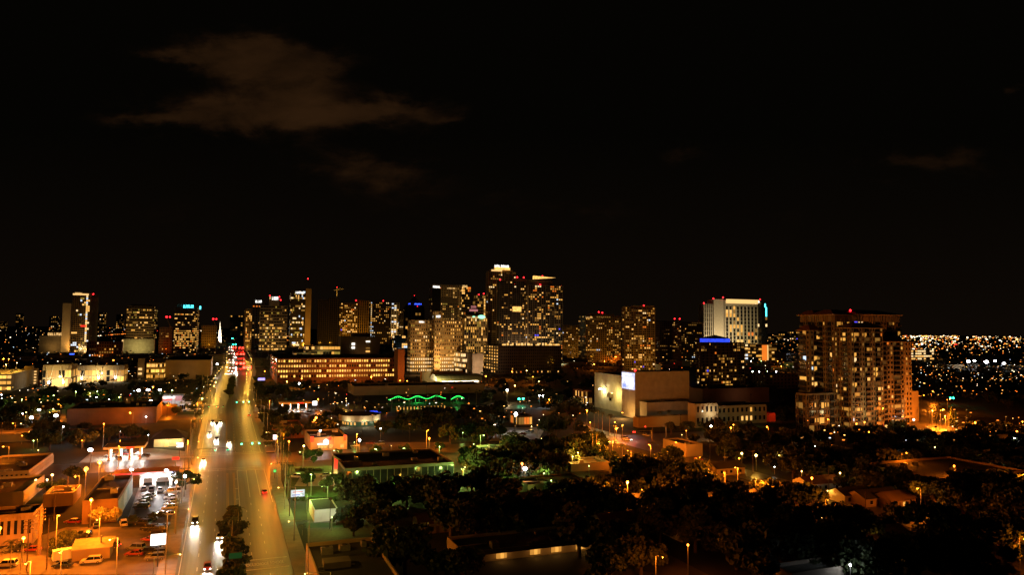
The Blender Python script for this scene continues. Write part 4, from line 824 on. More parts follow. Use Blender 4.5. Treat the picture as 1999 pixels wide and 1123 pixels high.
# signs
def pole_sign(lbl, px, pb, w, h, zc, m, back=METAL, poles=1, rz=TH, lights=None, extra=None, light=0, cat='sign'):
    P = G(px,pb); T = empty('pole_sign', lbl, cat, (P.x,P.y,0), rz); b = MB()
    for x in ((0,) if poles == 1 else (-w/2+.15,w/2-.15)): b.tube((x,.15,0),(x,.15,zc+(h/2 if poles == 2 else 0)),.14,.12,back,6)
    b.obj('pole', T); b = MB(); b.box(-w/2,w/2,-.12,.25,zc-h/2,zc+h/2,back); b.obj('sign_cabinet', T)
    b = MB(); b.box(-w/2+.08,w/2-.08,-.17,-.125,zc-h/2+.08,zc+h/2-.08,m); b.obj('sign_face', T)
    if extra: b = MB(); extra(b); b.obj('sign_lettering', T)
    if light: lamp('POINT',(0,-1.5,zc),(1,.97,.92),light,T,.5)
    return T
BILL = emi('billboard_glow',(.95,1,.92),2.6)
pole_sign('small brilliant white billboard on a tall pole in the vehicle lot',307,1108,3.6,2.9,6.8,BILL,DMETAL,light=900)
def stn(b): b.box(-1.35,-.75,-.2,-.18,5.4,6.7,E_REDSG)
pole_sign('red and white lit pole sign beside the petrol forecourt',350,896,3.0,2.2,6.2,BILL,DMETAL,extra=stn,light=300)
pole_sign('small red lit sign above the car wash roof',342,926,2.8,1.3,6.3,E_REDSG)
def lines(b):
    for i, (c, x) in enumerate(((E_REDSG,1.7),(E_BLUE,2.0))): b.box(-x,x,-.22,-.19,1.75-.55*i,1.95-.55*i,c)
def lines2(b): b.box(-1.7,1.7,-.22,-.19,2.35,2.6,mat('faded_red',(.5,.12,.10))); b.box(-1.9,1.9,-.22,-.19,1.3,1.65,mat('faded_blue',(.15,.2,.6)))
pole_sign('wide pale lit panel sign on two posts beside the lawn',581,975,4.8,2.6,2.0,emi('pale_panel_glow',(.75,.85,.95),.75),DMETAL,2,extra=lines2,light=260)
pole_sign('small glowing pink white sign at the right kerb',536,878,1.9,2.4,6.0,emi('pinkish_sign_glow',(1,.75,.8),2.4),DMETAL)
pole_sign('small square white sign at the right of the far petrol station',614,804,3.4,3.2,6,BILL,DMETAL)
pole_sign('small blue violet lit sign in the trees right of the boulevard',510,754,7,2.6,7,emi('violet_sign',(.35,.3,1),2.0))
pole_sign('blue lit sign in the dark left of the yellow podium',140,700,8,2,8,E_BLUE)
pole_sign('small yellow green lit panel sign left of the cyan sign tower foot',323,680,16,6,6,E_GR if 0 else emi('lime_panel',(.8,1,.4),1.1))
# green directional sign on the mast over the right lanes
T = pole_sign('green street name board hanging over the bottom of the boulevard',458,1138,3.0,1.5,6.2,emi('green_board',(.01,.3,.12),.05,(.02,.16,.07)),DMETAL)
# red pylon
P = G(651,938); T = empty('entrance_pylon','tall pylon wall with a red lit panel over a yellow lit lower panel','pylon',(P.x,P.y,0),TH)
b = MB(); b.prism([(0,0),(3.4,0),(3.4,.8),(0,.8)],0,7.4,BEIGE); b.poly([(0,0,7.4),(3.4,0,7.4),(0,0,9.4)],BEIGE); b.poly([(0,.8,7.4),(0,.8,9.4),(3.4,.8,7.4)],BEIGE); b.poly([(0,0,9.4),(3.4,0,7.4),(3.4,.8,7.4),(0,.8,9.4)],BEIGE); b.obj('wall', T)
b = MB(); b.poly([(.15,-.05,4.2),(2.6,-.05,4.2),(2.2,-.05,7.2),(.15,-.05,8.7)],E_REDSG); b.obj('red_panel', T); lamp('POINT',(1,-2,1.5),(1,.75,.25),900,T,.3)
# ------------------------------------------------------------------ vehicles
def car_meshes(name, col, kind='saloon'):
    pm = mat(name, col, .28, tuple(c*.9 for c in col), 1, 0, .6)
    L_, Wd = (4.6,.92) if kind == 'saloon' else ((5.0,1.0) if kind == 'suv' else (5.6,1.02)); hh = {'saloon':.88,'suv':1.05,'van':1.15}[kind]; rt = {'saloon':1.42,'suv':1.78,'van':2.2}[kind]
    b = MB(); y0, y1 = -L_/2, L_/2
    prof = [(y0,.35),(y0+.02,.72),(y0+.12,hh-.06),(y0+.5,hh),(y1-1.2,hh-.02),(y1-.25,hh-.14),(y1-.03,hh-.32),(y1,.38)]
    for sx in (1,-1):
        pts = [(sx*Wd*(.97 if z < hh-.1 else .93), y, z) for y, z in prof]; b.poly(pts if sx < 0 else pts[::-1], pm)
    for i in range(len(prof)):
        a, c = prof[i], prof[(i+1)%len(prof)]; wa = Wd*(.97 if a[1] < hh-.1 else .93); wc = Wd*(.97 if c[1] < hh-.1 else .93)
        b.poly([(-wa,a[0],a[1]),(wa,a[0],a[1]),(wc,c[0],c[1]),(-wc,c[0],c[1])], pm)
    ya, yb_, yc, yd = (y0+.45,y0+1.15,y1-2.0,y1-1.15) if kind == 'saloon' else ((y0+.12,y0+.45,y1-1.9,y1-1.2) if kind == 'suv' else (y0+.06,y0+.12,y1-1.5,y1-.7))
    b.box(-Wd*.74,Wd*.74,yb_,yc,rt-.02,rt+.04,pm)
    for sx in (1,-1):
        for y in (ya+.05,(yb_+yc)/2,yc+.05): b.tube((sx*Wd*.9,y if y<yc else yd-.1,hh-.03),(sx*Wd*.74,min(max(y,yb_),yc),rt),.05,.045,pm,4,False)
    g = MB(); q = [(-Wd*.9,ya,hh-.02),(Wd*.9,ya,hh-.02),(Wd*.9,yd,hh-.02),(-Wd*.9,yd,hh-.02)]; t = [(-Wd*.73,yb_,rt),(Wd*.73,yb_,rt),(Wd*.73,yc,rt),(-Wd*.73,yc,rt)]
    for i in range(4): j = (i+1)%4; g.poly([q[i],q[j],t[j],t[i]], CGLASS)
    wm = MB(); wm.tube((-.11,0,0),(.11,0,0),.33,.33,RUBBER,12); wm.tube((-.12,0,0),(.12,0,0),.19,.19,METAL,8)
    return dict(body=b.mesh('body'), glass=g.mesh('glass'), wheel=wm.mesh('wheel'), L=L_, W=Wd, h=hh)
CARS = {n: car_meshes(n+'_car_paint', c, k) for n, c, k in (('white',(.72,.72,.70),'saloon'),('silver',(.42,.42,.43),'saloon'),('black',(.02,.02,.022),'suv'),('dark_red',(.28,.03,.025),'saloon'),('grey',(.16,.16,.17),'suv'),('blue',(.05,.08,.2),'saloon'),('pale',(.62,.58,.5),'suv'),('panel_white',(.7,.68,.62),'van'))}
def lens(name, m, w=.3, h=.18):
    b = MB(); b.box(-w/2,w/2,-.04,.04,-h/2,h/2,m); return b.mesh(name)
LH = lens('headlight', E_HEAD); LHB = lens('headlight', E_HEAD, .5, .4); LHO = lens('headlight', mat('unlit_lens',(.5,.5,.5),.2)); LT = lens('taillight', E_TAIL,.34,.2); LTB = lens('taillight', E_TAIL,.9,.7); LTO = lens('taillight', mat('unlit_red_lens',(.3,.02,.02),.2))
def car(P, col='white', ang=0.0, lights=0, full=True, beam=0, words=None, group='vehicles on the streets and lots', big=False, cat='car'):
    """ang: heading in degrees from the boulevard's far direction"""
    m = CARS[col]; P = Vector(P); T = empty('car', None, cat, (P.x,P.y,P.z+.07), TH+math.radians(ang)); inst('body', m['body'], T); inst('glass', m['glass'], T)
    y1 = m['L']/2; W_ = m['W']
    if full:
        for sx in (-1,1):
            for y in (-y1+.85,y1-.9): inst('wheel', m['wheel'], T, (sx*(W_-.09),y,.33))
    for sx in (-1,1):
        if full or lights == 1: inst('headlight', (LHB if big else LH) if lights == 1 else LHO, T, (sx*W_*.68,y1+.02,.62 if not big else .75))
        if full or lights: inst('taillight', (LTB if big else LT) if lights else LTO, T, (sx*W_*.7,-y1-.02,.72 if not big else .9))
    if beam:
        for sx in (-1,1): lamp('SPOT',(sx*W_*.65,y1+.15,.75),(1,.88,.68),beam,T,.12,(0,1,-.09),75,'headlight_beam',.9)
    AUTO.append((T, words or {'white':'white saloon car','silver':'silver saloon car','black':'black sport utility car','dark_red':'dark red saloon car','grey':'dark grey utility car','blue':'dark blue saloon car','pale':'pale utility car','panel_white':'white van'}[col], group)); return T
onc = 'oncoming cars with headlights on the boulevard'; awy = 'cars driving away with red tail lights'
for px, py, col, w_ in ((381,1022,'black','black car with warm headlights'),(429,1052,'white','white topped car with cool headlights'),(405,1112,'dark_red','dark red car with headlights at the bottom edge'),(429,1128,'grey','dark car at the bottom edge with headlights'),(397,901,'white','car with bright headlights in the crossing'),
    (415,826,'grey','oncoming car with headlights'),(430,826,'white','oncoming car with headlights'),(423,831,'black','oncoming car with headlights'),(409,848,'silver','oncoming car with headlights'),(423,860,'grey','oncoming car with headlights'),(447,866,'white','oncoming car with headlights')):
    car(G(px,py), col, 180, 1, True, 2600 if py > 870 else 2000, w_, onc)
T = car(G(516,964),'dark_red',0,2,True,0,'dark red car braking in the right lane',awy); lamp('POINT',(0,-3.2,.7),(1,.03,.02),200,T,.2,name='taillight_glow')
car(G(486,813),'silver',0,2,True,0,'car with glowing tail lights before the far lawn crossing',awy)
rg = random.Random(11)
for row, (py, xs_, typ) in enumerate([(731,(441,446,451,457,462),1),(726,(446,453,460),1),(719,(443,449,455,461),1),(709,(444,450,456),1),(704,(448,455),1),(697,(446,451,456,460),1),(692,(447,452,457),1),(685,(447,451,455),1),(680,(447,452),1),(677,(448,452),1),
    (721,(470,475,480,487),2),(711,(463,469,475),2),(703,(466,471,476),2),(692,(462,468,473,477),2),(688,(466,471,475),2),(682,(467,472),2),(678,(455,460,470),2)]):
    for px in xs_:
        P = G(px+rg.uniform(-.6,.6),py+rg.uniform(-1,1)); b_ = typ == 1
        T = car(P, rg.choice(['white','silver','black','grey','blue']), 180 if b_ else 0, typ, False, 0, 'distant queued car with headlights' if b_ else 'distant queued car with red tail lights', onc if b_ else awy, True)
    lamp('POINT',(0,5 if typ == 1 else -5,1.2),(1,.85,.62) if typ == 1 else (1,.06,.03),9000 if typ == 1 else 2500,T,.8,name='traffic_glow')
lotw = 'cars parked in the lots left of the boulevard'
lot_cars = [(281,958,'silver',0),(296,959,'grey',0),(313,960,'white',0),(290,972,'white',70),(283,979,'silver',70),(277,986,'white',72),(276,994,'black',72),(333,975,'white',95),(335,982,'silver',95),(334,988,'white',95),(331,996,'pale',95),(313,1008,'white',90),(330,1008,'silver',90),
 (188,1030,'blue',10),(241,1027,'pale',10),(278,1026,'black',60),(214,1071,'black',75),(178,1101,'pale',85),(122,1108,'blue',80),(160,1049,'black',80),(142,1023,'dark_red',70),
 (265,1075,'grey',60),(262,1086,'dark_red',75),(292,1036,'black',80),(310,1034,'blue',85),(306,1040,'black',85),(292,1058,'dark_red',60),(300,1076,'silver',80),(306,1086,'black',85),(303,1094,'grey',85),(288,1083,'black',70),(12,1108,'pale',80),(24,1078,'grey',85),(40,1077,'black',85),(62,1078,'dark_red',80)]
for px, py, c, a in lot_cars: car(G(px,py), c, a, 1 if (px,py) == (214,1071) else 0, True, 800 if (px,py) == (214,1071) else 0, None, lotw)
van = G(326,962); T = car(van+Vector((3,-2,0)),'panel_white',90,0,True,0,'white panel van beside the car wash',lotw,cat='van')
for px, py, c, a in ((281,894,'black',80),(231,898,'grey',20),(246,889,'dark_red',70),(215,892,'silver',80),(270,889,'white',85),(238,885,'grey',85)): car(G(px,py), c, a, 0, True, 0, None, 'cars on the petrol forecourt')
rgt = 'cars parked right of the boulevard'
for px, py, c, a in ((634,931,'white',80),(641,937,'white',80),(578,934,'pale',60),(693,873,'silver',80),(723,868,'dark_red',80),(742,869,'grey',80),(1008,853,'white',40),(1020,850,'dark_red',40),(996,848,'silver',40),(1034,846,'grey',40),(1225,861,'white',210),(1221,858,'grey',210),(1365,899,'dark_red',200),(1420,895,'pale',120),(1440,893,'grey',120),(985,874,'grey',90)):
    car(G(px,py), c, a, 1 if px in (1225,) else 0, True, 1500 if px == 1225 else 0, None, rgt)
for px, py, c, a in ((588,806,'white',80),(601,807,'black',80),(570,807,'silver',80),(350,805,'silver',80),(371,804,'white',80),(300,786,'grey',80),(282,788,'white',80),(265,785,'silver',80),(70,816,'white',80),(84,816,'silver',80),(1252,848,'black',200),(1262,852,'silver',200)): car(G(px,py), c, a, 0, False, 0, None, 'small parked cars in the middle distance')
# ------------------------------------------------------------------ traffic signals
def head_mesh(m):
    b = MB(); b.box(-.2,.2,-.12,.12,-.55,.55,DMETAL); return b.mesh('signal_head')
SH = head_mesh(None)
def lensm(m, r=.2):
    b = MB(); b.tube((0,-.13,0),(0,-.2,0),r,r,m,10); return b.mesh('signal_lens')
SG, SR, SGB, SRB = lensm(E_GRN,.26), lensm(E_REDS,.26), lensm(E_GRN,.8), lensm(E_REDS,.9)
def signal(pole, heads, m, back=False, z=6.0, lbl='', fars=False, arm=None):
    P = G(*pole); T = empty('traffic_signal', lbl, 'traffic light', (P.x,P.y,0), TH); b = MB(); b.tube((0,0,0),(0,0,z+.9),.16,.12,METAL,7); b.obj('pole', T)
    xs_ = []
    for hx in heads:
        Q = G(hx[0],hx[1],z); u, v = UV(Q); u0, v0 = UV(P); xs_.append(v-v0)
    b = MB(); b.tube((0,0,z+.55),(min(xs_+[0]) if v < v0+1 else max(xs_),0,z+.6),.11,.07,METAL,6); b.obj('mast_arm', T)
    for x in xs_:
        h = inst('signal_head', SH, T, (x,-.2,z), 0, (1,1,1) if not fars else (2,1,2)); inst('signal_lens', m, h, (0,0 if not back else .33,-.3 if m in (SG,SGB) else .3))
        if not back: lamp('POINT',(x,-.9,z-.3),(.05,1,.5) if m in (SG,SGB) else (1,.05,.03),(90 if not fars else 700),T,.2)
    return T
signal((537,888),[(472,869),(493,868),(507,868)],SG,lbl='mast of three green lights over the right lanes at the near crossing')
signal((497,800),[(462,784),(475,784),(486,784)],SG,lbl='mast of three green lights over the far lawn crossing')
signal((374,908),[(419,890),(445,890)],SG,True,lbl='mast with dark signal backs over the left lanes at the near crossing')
signal((392,812),[(408,792),(424,791),(436,791)],SG,True,lbl='mast with dark signal backs over the left lanes at the far crossing')
signal((495,727),[(476,718),(482,718),(488,718)],SRB,fars=True,lbl='mast of red lights nearest in the downtown queue')
signal((489,718),[(462,710),(470,710),(476,710)],SRB,fars=True,lbl='second row of red lights in the downtown queue')
signal((481,698),[(462,690),(469,690),(474,690)],SRB,fars=True,lbl='third row of red lights in the downtown queue')
signal((478,684),[(454,677),(459,677),(466,677),(472,677)],SRB,fars=True,lbl='farthest row of red lights in the downtown queue')
signal((462,676),[(455,671),(457,667)],SGB,fars=True,lbl='far green lights above the downtown queue')
signal((463,671),[(453,659),(456,666)],SGB,fars=True,z=20,lbl='highest far green light at the end of the boulevard')
signal((1032,790),[(1015,779),(1024,779)],SGB,z=5,lbl='pair of green lights left of the star bright floodlight')
signal((1826,792),[(1812,773),(1820,773)],SGB,z=6,lbl='pair of green lights on the bridge road at right')
signal((1300,853),[(1283,840)],SR,lbl='red light at the corner before the theatre')
signal((1272,857),[(1252,848),(1256,850)],SR,z=4,lbl='pair of red lights on the orange side street')
T = pole_sign('small round green walk sign at the near right corner',536,936,1.2,1.2,3.2,emi('green_disc',(.1,1,.2),.8),DMETAL)
# ------------------------------------------------------------------ street lamps
A180 = math.pi
for px, py, t, h, pw, st, bg_ in [
 (222,704,'O',14,14,'flood',3.0),(148,766,'G',9,1.6,'globe',1.2),(105,773,'G',8,1.3,'globe',1),(190,765,'G',9,1.6,'globe',1.2),(176,769,'Y',7,1,'globe',1.3),(188,777,'W',7,.8,'globe',1.3),(213,781,'W',7,.8,'globe',1.3),(233,777,'G',8,1.2,'globe',1.3),(43,781,'G',7,1.4,'globe',.8),
 (119,789,'O',9,2,'cobra',1.8),(3,772,'W',7,.5,'globe',1),(3,779,'W',7,.5,'globe',1),(77,801,'W',10,3,'flood',2),(104,800,'Y',8,1,'globe',1.2),(51,805,'Y',9,1,'cobra',1.5),(44,809,'W',6,.6,'globe',1),(63,816,'W',8,4,'flood',2.6),(110,812,'W',8,5,'flood',2.4),
 (30,826,'O',9,1.4,'cobra',1.6),(122,833,'W',9,1.6,'cobra',1.6),(203,827,'O',12,1.2,'cobra',1.6),(260,806,'O',8,5,'cobra',2.4),(325,788,'O',8,2.5,'cobra',1.8),(18,872,'O',9,1.4,'cobra',1.6),(178,879,'W',8,2.2,'flood',2.2),
 (194,906,'O',9,5,'globe',2.2),(168,920,'O',9,6,'globe',2.6),(155,929,'O',8,1.3,'cobra',2),(102,930,'Y',7,.8,'globe',1.4),(178,979,'O',8,4.5,'globe',1.6),(46,1054,'O',6,5,'globe',1.4),(0,1035,'O',7,6,'globe',1.4),(112,1005,'O',11,3.2,'cobra',1),(230,1050,'O',11,5,'cobra',1),(120,1075,'O',10,1.3,'cobra',1),(195,1012,'O',9,2.6,'cobra',1),(60,1096,'O',10,3,'cobra',1),
 (70,940,'Y',4,.2,'globe',1.3),(92,939,'Y',4,.2,'globe',1.2),(72,947,'W',3,.1,'globe',1),(92,945,'W',3,.1,'globe',1),
 (361,933,'W',7,1.6,'globe',1.8),(344,944,'W',6,1.6,'globe',1.3),(325,919,'W',8,1.5,'flood',1.2),(257,918,'W',8,1.2,'flood',1.2),(270,763,'W',10,3,'flood',2.6),(289,762,'W',10,3,'flood',2.6),(313,762,'W',10,3,'flood',2.6),(299,757,'O',9,1.4,'globe',1.8),(336,763,'G',8,1,'globe',1.4),(395,780,'G',9,1.4,'globe',1.8),(421,748,'Y',9,1.2,'globe',1.8),(418,755,'Y',9,1.2,'globe',1.8),(424,713,'W',12,9,'globe',4),(260,801,'W',5,.6,'globe',1.2),(294,783,'W',6,2,'flood',2),
 (589,741,'O',9,5,'globe',2.6),(584,751,'W',8,4,'globe',3),(725,737,'O',9,5,'globe',2.6),(766,730,'O',9,4,'globe',2.2),(781,744,'O',8,2.5,'globe',1.8),(795,745,'O',8,2.5,'globe',1.6),(517,726,'O',9,2.5,'globe',2.0),(621,781,'O',8,2,'globe',1.5),(560,746,'Y',7,2,'globe',1.4),
 (617,818,'O',9,3,'globe',2.2),(614,822,'O',8,2,'globe',1.6),(625,843,'W',9,1.4,'globe',1.5),(702,862,'W',6,1.2,'globe',2.0),(564,864,'O',7,.9,'globe',1.5),(593,873,'Y',6,1,'globe',1.6),(838,858,'O',8,1,'globe',1.6),(743,838,'W',6,.4,'globe',1),(676,779,'Y',6,.8,'globe',.8),(676,784,'Y',6,.8,'globe',.8),(706,781,'Y',6,.5,'globe',.7),(716,785,'Y',6,.5,'globe',.7),
 (592,882,'G',7,1.1,'cobra',1),(661,880,'G',7,3,'cobra',1),(735,876,'G',7,2.6,'cobra',1),(791,875,'G',7,2.6,'cobra',1),(858,872,'G',7,2.6,'cobra',1),(938,850,'G',9,2.5,'cobra',1),(949,870,'G',6,.5,'cobra',.8),
 (1007,812,'W',10,8,'globe',3.6),(990,764,'C',10,4,'globe',3),(1053,774,'W',9,3,'globe',2),(1060,774,'W',9,3,'globe',2),(1072,782,'O',8,2,'globe',1.8),(1019,908,'O',8,.8,'globe',1.6),(1025,919,'W',6,1.2,'globe',2.6),(1118,850,'O',7,.7,'globe',1.2),(1089,965,'Y',6,.7,'globe',1.4),(1225,944,'O',9,8,'globe',1.5),(1146,803,'O',8,2,'globe',1.6),(1152,826,'O',6,1,'globe',1.2),
 (1196,862,'O',9,5,'cobra',1),(1232,880,'O',9,5,'cobra',1),(1270,868,'O',9,5,'cobra',1),(1323,863,'O',8,1.6,'cobra',1.6),(1388,834,'C',7,2.4,'globe',1.8),(1427,837,'O',7,1.6,'globe',1.5),(1432,831,'O',7,1.2,'globe',1.2),(1500,833,'O',8,1.8,'cobra',1.8),(1476,892,'Y',6,1.4,'globe',2),(1448,888,'Y',5,1,'globe',1.8),(1443,897,'O',5,.6,'globe',1.2),(1520,891,'Y',5,.9,'globe',1),(1528,897,'C',4,.7,'globe',1),(1440,912,'O',9,4,'cobra',.8),(1585,936,'O',8,.5,'globe',1.4),(1640,926,'Y',6,.5,'globe',1.2),(1565,922,'Y',6,.5,'globe',.9),
 (1609,817,'O',8,.5,'globe',1.6),(1616,820,'O',8,.4,'globe',1.2),(1600,816,'O',8,.4,'globe',1.2),(1672,829,'O',7,.6,'globe',1.5),(1683,817,'O',8,.6,'globe',1.8),(1688,826,'O',7,1.0,'globe',1.4),(1721,823,'Y',6,1,'globe',1.3),(1784,821,'W',6,.9,'globe',1.6),(1696,845,'O',7,1.4,'globe',1),
 (1760,884,'O',9,1,'cobra',1.6),(1864,909,'O',9,1.5,'cobra',1.8),(1797,953,'O',9,1.2,'cobra',1.4),(1776,990,'O',9,1.3,'cobra',1.4),(1991,823,'O',9,1.4,'cobra',2),(1981,857,'W',7,.6,'globe',1.7),(1985,844,'O',7,1.2,'globe',1.5),(1904,827,'O',9,2,'globe',1.6),(1818,764,'O',10,3,'cobra',2.2),(1798,772,'O',10,.4,'cobra',1.8),(1849,779,'O',10,2.4,'cobra',2),(1835,800,'O',11,10,'cobra',1),(1845,812,'O',11,10,'cobra',1),(1820,803,'O',9,4,'globe',1.6),
 (1768,861,'W',5,.3,'globe',.8),(1792,865,'W',5,.3,'globe',.9),(1795,864,'W',5,.3,'globe',.9),(1825,875,'Y',5,.3,'globe',1),(1660,1106,'W',6,.9,'globe',.9),(1343,1067,'O',7,.4,'globe',1.0),(1280,1085,'O',10,1.0,'cobra',.6),(1605,1013,'Y',4,.1,'globe',.6),(1623,1014,'Y',4,.1,'globe',.7),(1715,938,'O',4,.2,'globe',.8),
 (750,955,'G',4,5,'globe',.4),(805,948,'G',4,5,'globe',.4),(885,930,'G',4,5,'globe',.4),(1170,868,'Y',6,3,'globe',.5),(1085,893,'Y',5,4,'globe',.4),(925,868,'G',6,3,'globe',.5),(640,950,'G',6,2.5,'cobra',.5),(1040,955,'G',4,.5,'globe',.5),  # includes lamps added low among the trees to light their crowns
 (1415,922,'O',9,4,'cobra',.5),(1360,893,'O',9,3,'cobra',.5),(1475,938,'O',9,1.6,'cobra',.5),(1612,975,'O',8,1.3,'cobra',.6),(1203,838,'O',8,5,'globe',1.2),(1215,832,'O',8,4,'globe',1.0),(1200,826,'O',7,3,'globe',1.0),
 (930,893,'G',6,6,'globe',.6),(975,908,'G',5,5,'globe',.5),(1010,938,'G',5,1.6,'globe',.5),(1062,925,'G',5,3,'globe',.5),(870,905,'G',5,5,'globe',.5),(700,905,'G',5,4,'globe',.5),(1128,885,'Y',6,5,'globe',.6),  # lamps added on the camera side of crowns to light the foliage
 (1890,706,'W',14,40,'flood',7.5),(1902,705,'W',14,20,'flood',5),(1925,707,'W',14,40,'flood',8),(1942,705,'W',14,20,'flood',5.5),(1960,710,'C',13,20,'flood',5),(1469,727,'W',10,3,'globe',2.2),(1482,727,'W',10,3,'globe',2.2),(1498,726,'G',10,2,'globe',1.6),(1515,727,'W',10,3,'globe',2.4),(1466,706,'W',10,4,'globe',2.2),(1486,706,'G',10,4,'globe',2.2),(1525,716,'O',9,5,'globe',2.4),(1518,706,'O',9,5,'globe',2),(1201,698,'O',10,7,'globe',3),(1171,693,'C',12,6,'cobra',3.2),(1160,712,'O',9,4,'globe',2),(1180,706,'O',9,4,'globe',1.8),
 (948,736,'O',9,3,'globe',2.4),(1005,754,'Y',7,2,'globe',2),(1052,746,'Y',7,2,'globe',1.8),(1040,737,'O',8,3,'globe',1.8),(1000,727,'O',9,5,'globe',2),(1028,725,'Y',8,5,'globe',2.2),(648,1012,'G',4,1.2,'globe',.5),(720,945,'G',4,4,'globe',.6),(775,952,'G',4,6,'globe',.5),(842,938,'G',4,6,'globe',1.3),(870,945,'Y',4,.9,'globe',.8),(905,915,'G',6,4,'cobra',.7),(608,925,'G',8,2.6,'cobra',.7),(600,965,'G',6,3,'cobra',.6),(1150,911,'G',4,1.2,'globe',.6),(1076,940,'G',5,.8,'globe',.8),(1118,893,'Y',5,6,'globe',.7),(1990,925,'O',8,1.5,'cobra',.8),(1740,1000,'O',6,.7,'globe',.5),(1990,1050,'O',8,.6,'cobra',.8),(1700,1055,'Y',4,.3,'globe',.8),(1745,1058,'Y',4,.3,'globe',.8)]:
    lamp_px(px, py, t, h, pw, st, bg_, R_.uniform(-1,1))
rp = random.Random(404)
for _ in range(46):
    px, py = rp.uniform(1180,1990), rp.uniform(835,1010)
    if 1190 < px < 1300 and py < 890: continue
    lamp_px(px, py, rp.choice('OOOYYW'), 3, rp.uniform(.15,.9), 'globe', rp.uniform(.45,1.0), 0, 'small porch lamp')
for _ in range(24):
    px, py = rp.uniform(640,1180), rp.uniform(790,960)
    lamp_px(px, py, rp.choice('OOYYGG'), 3, rp.uniform(.3,2.0), 'globe', rp.uniform(.4,.9), 0, 'small garden lamp')
for _ in range(20):
    px, py = rp.uniform(0,330), rp.uniform(770,900)
    lamp_px(px, py, rp.choice('OOYYWG'), 4, rp.uniform(.3,1.6), 'globe', rp.uniform(.5,1.0), 0, 'small yard lamp')
# boulevard lamps on both kerbs
u = 120
while u < 1500:
    for k, vv, rz in ((0, edge(u,1)-2.2, TH+math.radians(90)), (1, edge(u+18,2)+2.2, TH-math.radians(90))):
        uu = u+18*k
        if any(a-3 < uu < c+3 for a, c in ((338,368),(512,548),(903,942),(1178,1207))): continue
        T = street_lamp(WV(uu,vv,.2), 15, 'Y', .36 if u < 700 else .6, rz, 'cobra', .5 if u < 600 else .9, 'tall kerbside boulevard street lamp')
    u += 38 if u < 900 else 60
for u, v in ((353,-14),(353,24),(345,-40),(350,60),(352,95),(528,-16),(528,30)): street_lamp(WV(u,v), 10, 'O', 6, TH, 'cobra', .5, 'orange lamp at the cross street')
# ------------------------------------------------------------------ houses on the dark right side
def house(px, py, w, d, h, rz, wallm, roofm, lit=1, words='gable roofed house'):
    P = G(px,py); T = empty('house', None, 'house', (P.x,P.y,0), rz); u, v = UV(P); EXCL.append((u-2,u+d+1,v-2,v+w+2)); b = MB(); b.box(0,w,0,d,0,h,wallm)
    b.poly([(0,-.0,h),(0,d,h),(0,d/2,h+d*.22)],wallm); b.poly([(w,0,h),(w,d/2,h+d*.22),(w,d,h)],wallm); b.obj('wall', T)
    b = MB(); e = .6; zr = h+d*.22+.12
    b.poly([(-e,-e,h-.1),(w+e,-e,h-.1),(w+e,d/2,zr),(-e,d/2,zr)],roofm); b.poly([(-e,d+e,h-.1),(-e,d/2,zr),(w+e,d/2,zr),(w+e,d+e,h-.1)],roofm); b.obj('roof', T)
    for i in range(3):
        x = w*(i+.5)/3; c = MB(); m = w_gold if (lit and i == lit-1) else DGLASS; c.box(x-.6,x+.6,-.06,-.01,.9,2.1,m); c.box(x-.7,x+.7,-.09,-.02,.8,.89,WHITE); c.obj('window', T)
    c = MB(); c.box(w*.33-.45,w*.33+.45,-.07,-.01,.05,2.05,WOOD); c.obj('door', T)
    AUTO.append((T, words, 'houses in the dark blocks')); return T
rg = random.Random(21)
for px, py, w, d, lit in ((1580,962,16,9,1),(1690,992,17,9,0),(1742,996,12,9,2),(1650,985,12,8,0),(1480,885,18,9,2),(1545,900,16,9,3),(1400,930,14,9,0),(1060,965,14,9,0),(1000,1000,13,9,0),(880,1000,14,9,0),(1800,905,13,8,0),(1870,880,14,8,1),(1940,870,14,8,0),(1900,1020,15,9,1),(1700,1075,15,9,1),(1560,1075,15,9,0),(1400,1010,14,9,0),(1250,1000,13,9,0),(1330,1060,13,9,0),(1960,1075,14,9,2),(1180,1045,13,9,0),(1640,905,14,9,1),(1710,890,12,9,0),(820,1045,16,9,0),(1490,985,14,9,0),(1840,1040,13,9,0)):
    house(px,py,w,d,3,TH+rg.uniform(-.05,.05),rg.choice([BEIGE,TAN,WHITE]),rg.choice([ROOF,TILE,ROOFT]),lit)
T = empty('shed','orange lit lean-to shed with a stovepipe at the bottom left','shed',tuple(G(140,1098)),TH); b = MB(); b.box(0,8.5,0,6,0,3,TAN); b.obj('wall', T); b = MB(); b.poly([(-.4,-.4,2.95),(9,-.4,2.95),(9,6.4,4),(-.4,6.4,4)],mat('pale_metal_roof',(.26,.21,.14),.6)); b.obj('roof', T); b = MB(); b.tube((6,3,3.4),(6,3,5.2),.2,.2,METAL,8); b.obj('stovepipe', T)
T = empty('trailer','orange lit box trailer beside the lean-to shed','trailer',tuple(G(103,1103)),TH+.3); b = MB(); b.box(0,6,0,2.4,.7,3.1,WHITE); b.obj('body', T)
for x in (1,5): b = MB(); b.tube((x,-.05,.4),(x,.25,.4),.4,.4,RUBBER,12); b.obj('wheel', T)
# alley wall
b = MB(); A, B = G(160,1018), G(215,935); D = (B-A); n_ = Vector((-D.y,D.x,0)).normalized()*.15
b.poly([A-n_,B-n_,B-n_+Vector((0,0,2)),A-n_+Vector((0,0,2))],TAN); b.poly([A+n_,A+n_+Vector((0,0,2)),B+n_+Vector((0,0,2)),B+n_],TAN); b.poly([A-n_+Vector((0,0,2)),B-n_+Vector((0,0,2)),B+n_+Vector((0,0,2)),A+n_+Vector((0,0,2))],TAN)
tag(b.obj('boundary_wall'),'orange lit wall running along the alley beside the brick store','wall')
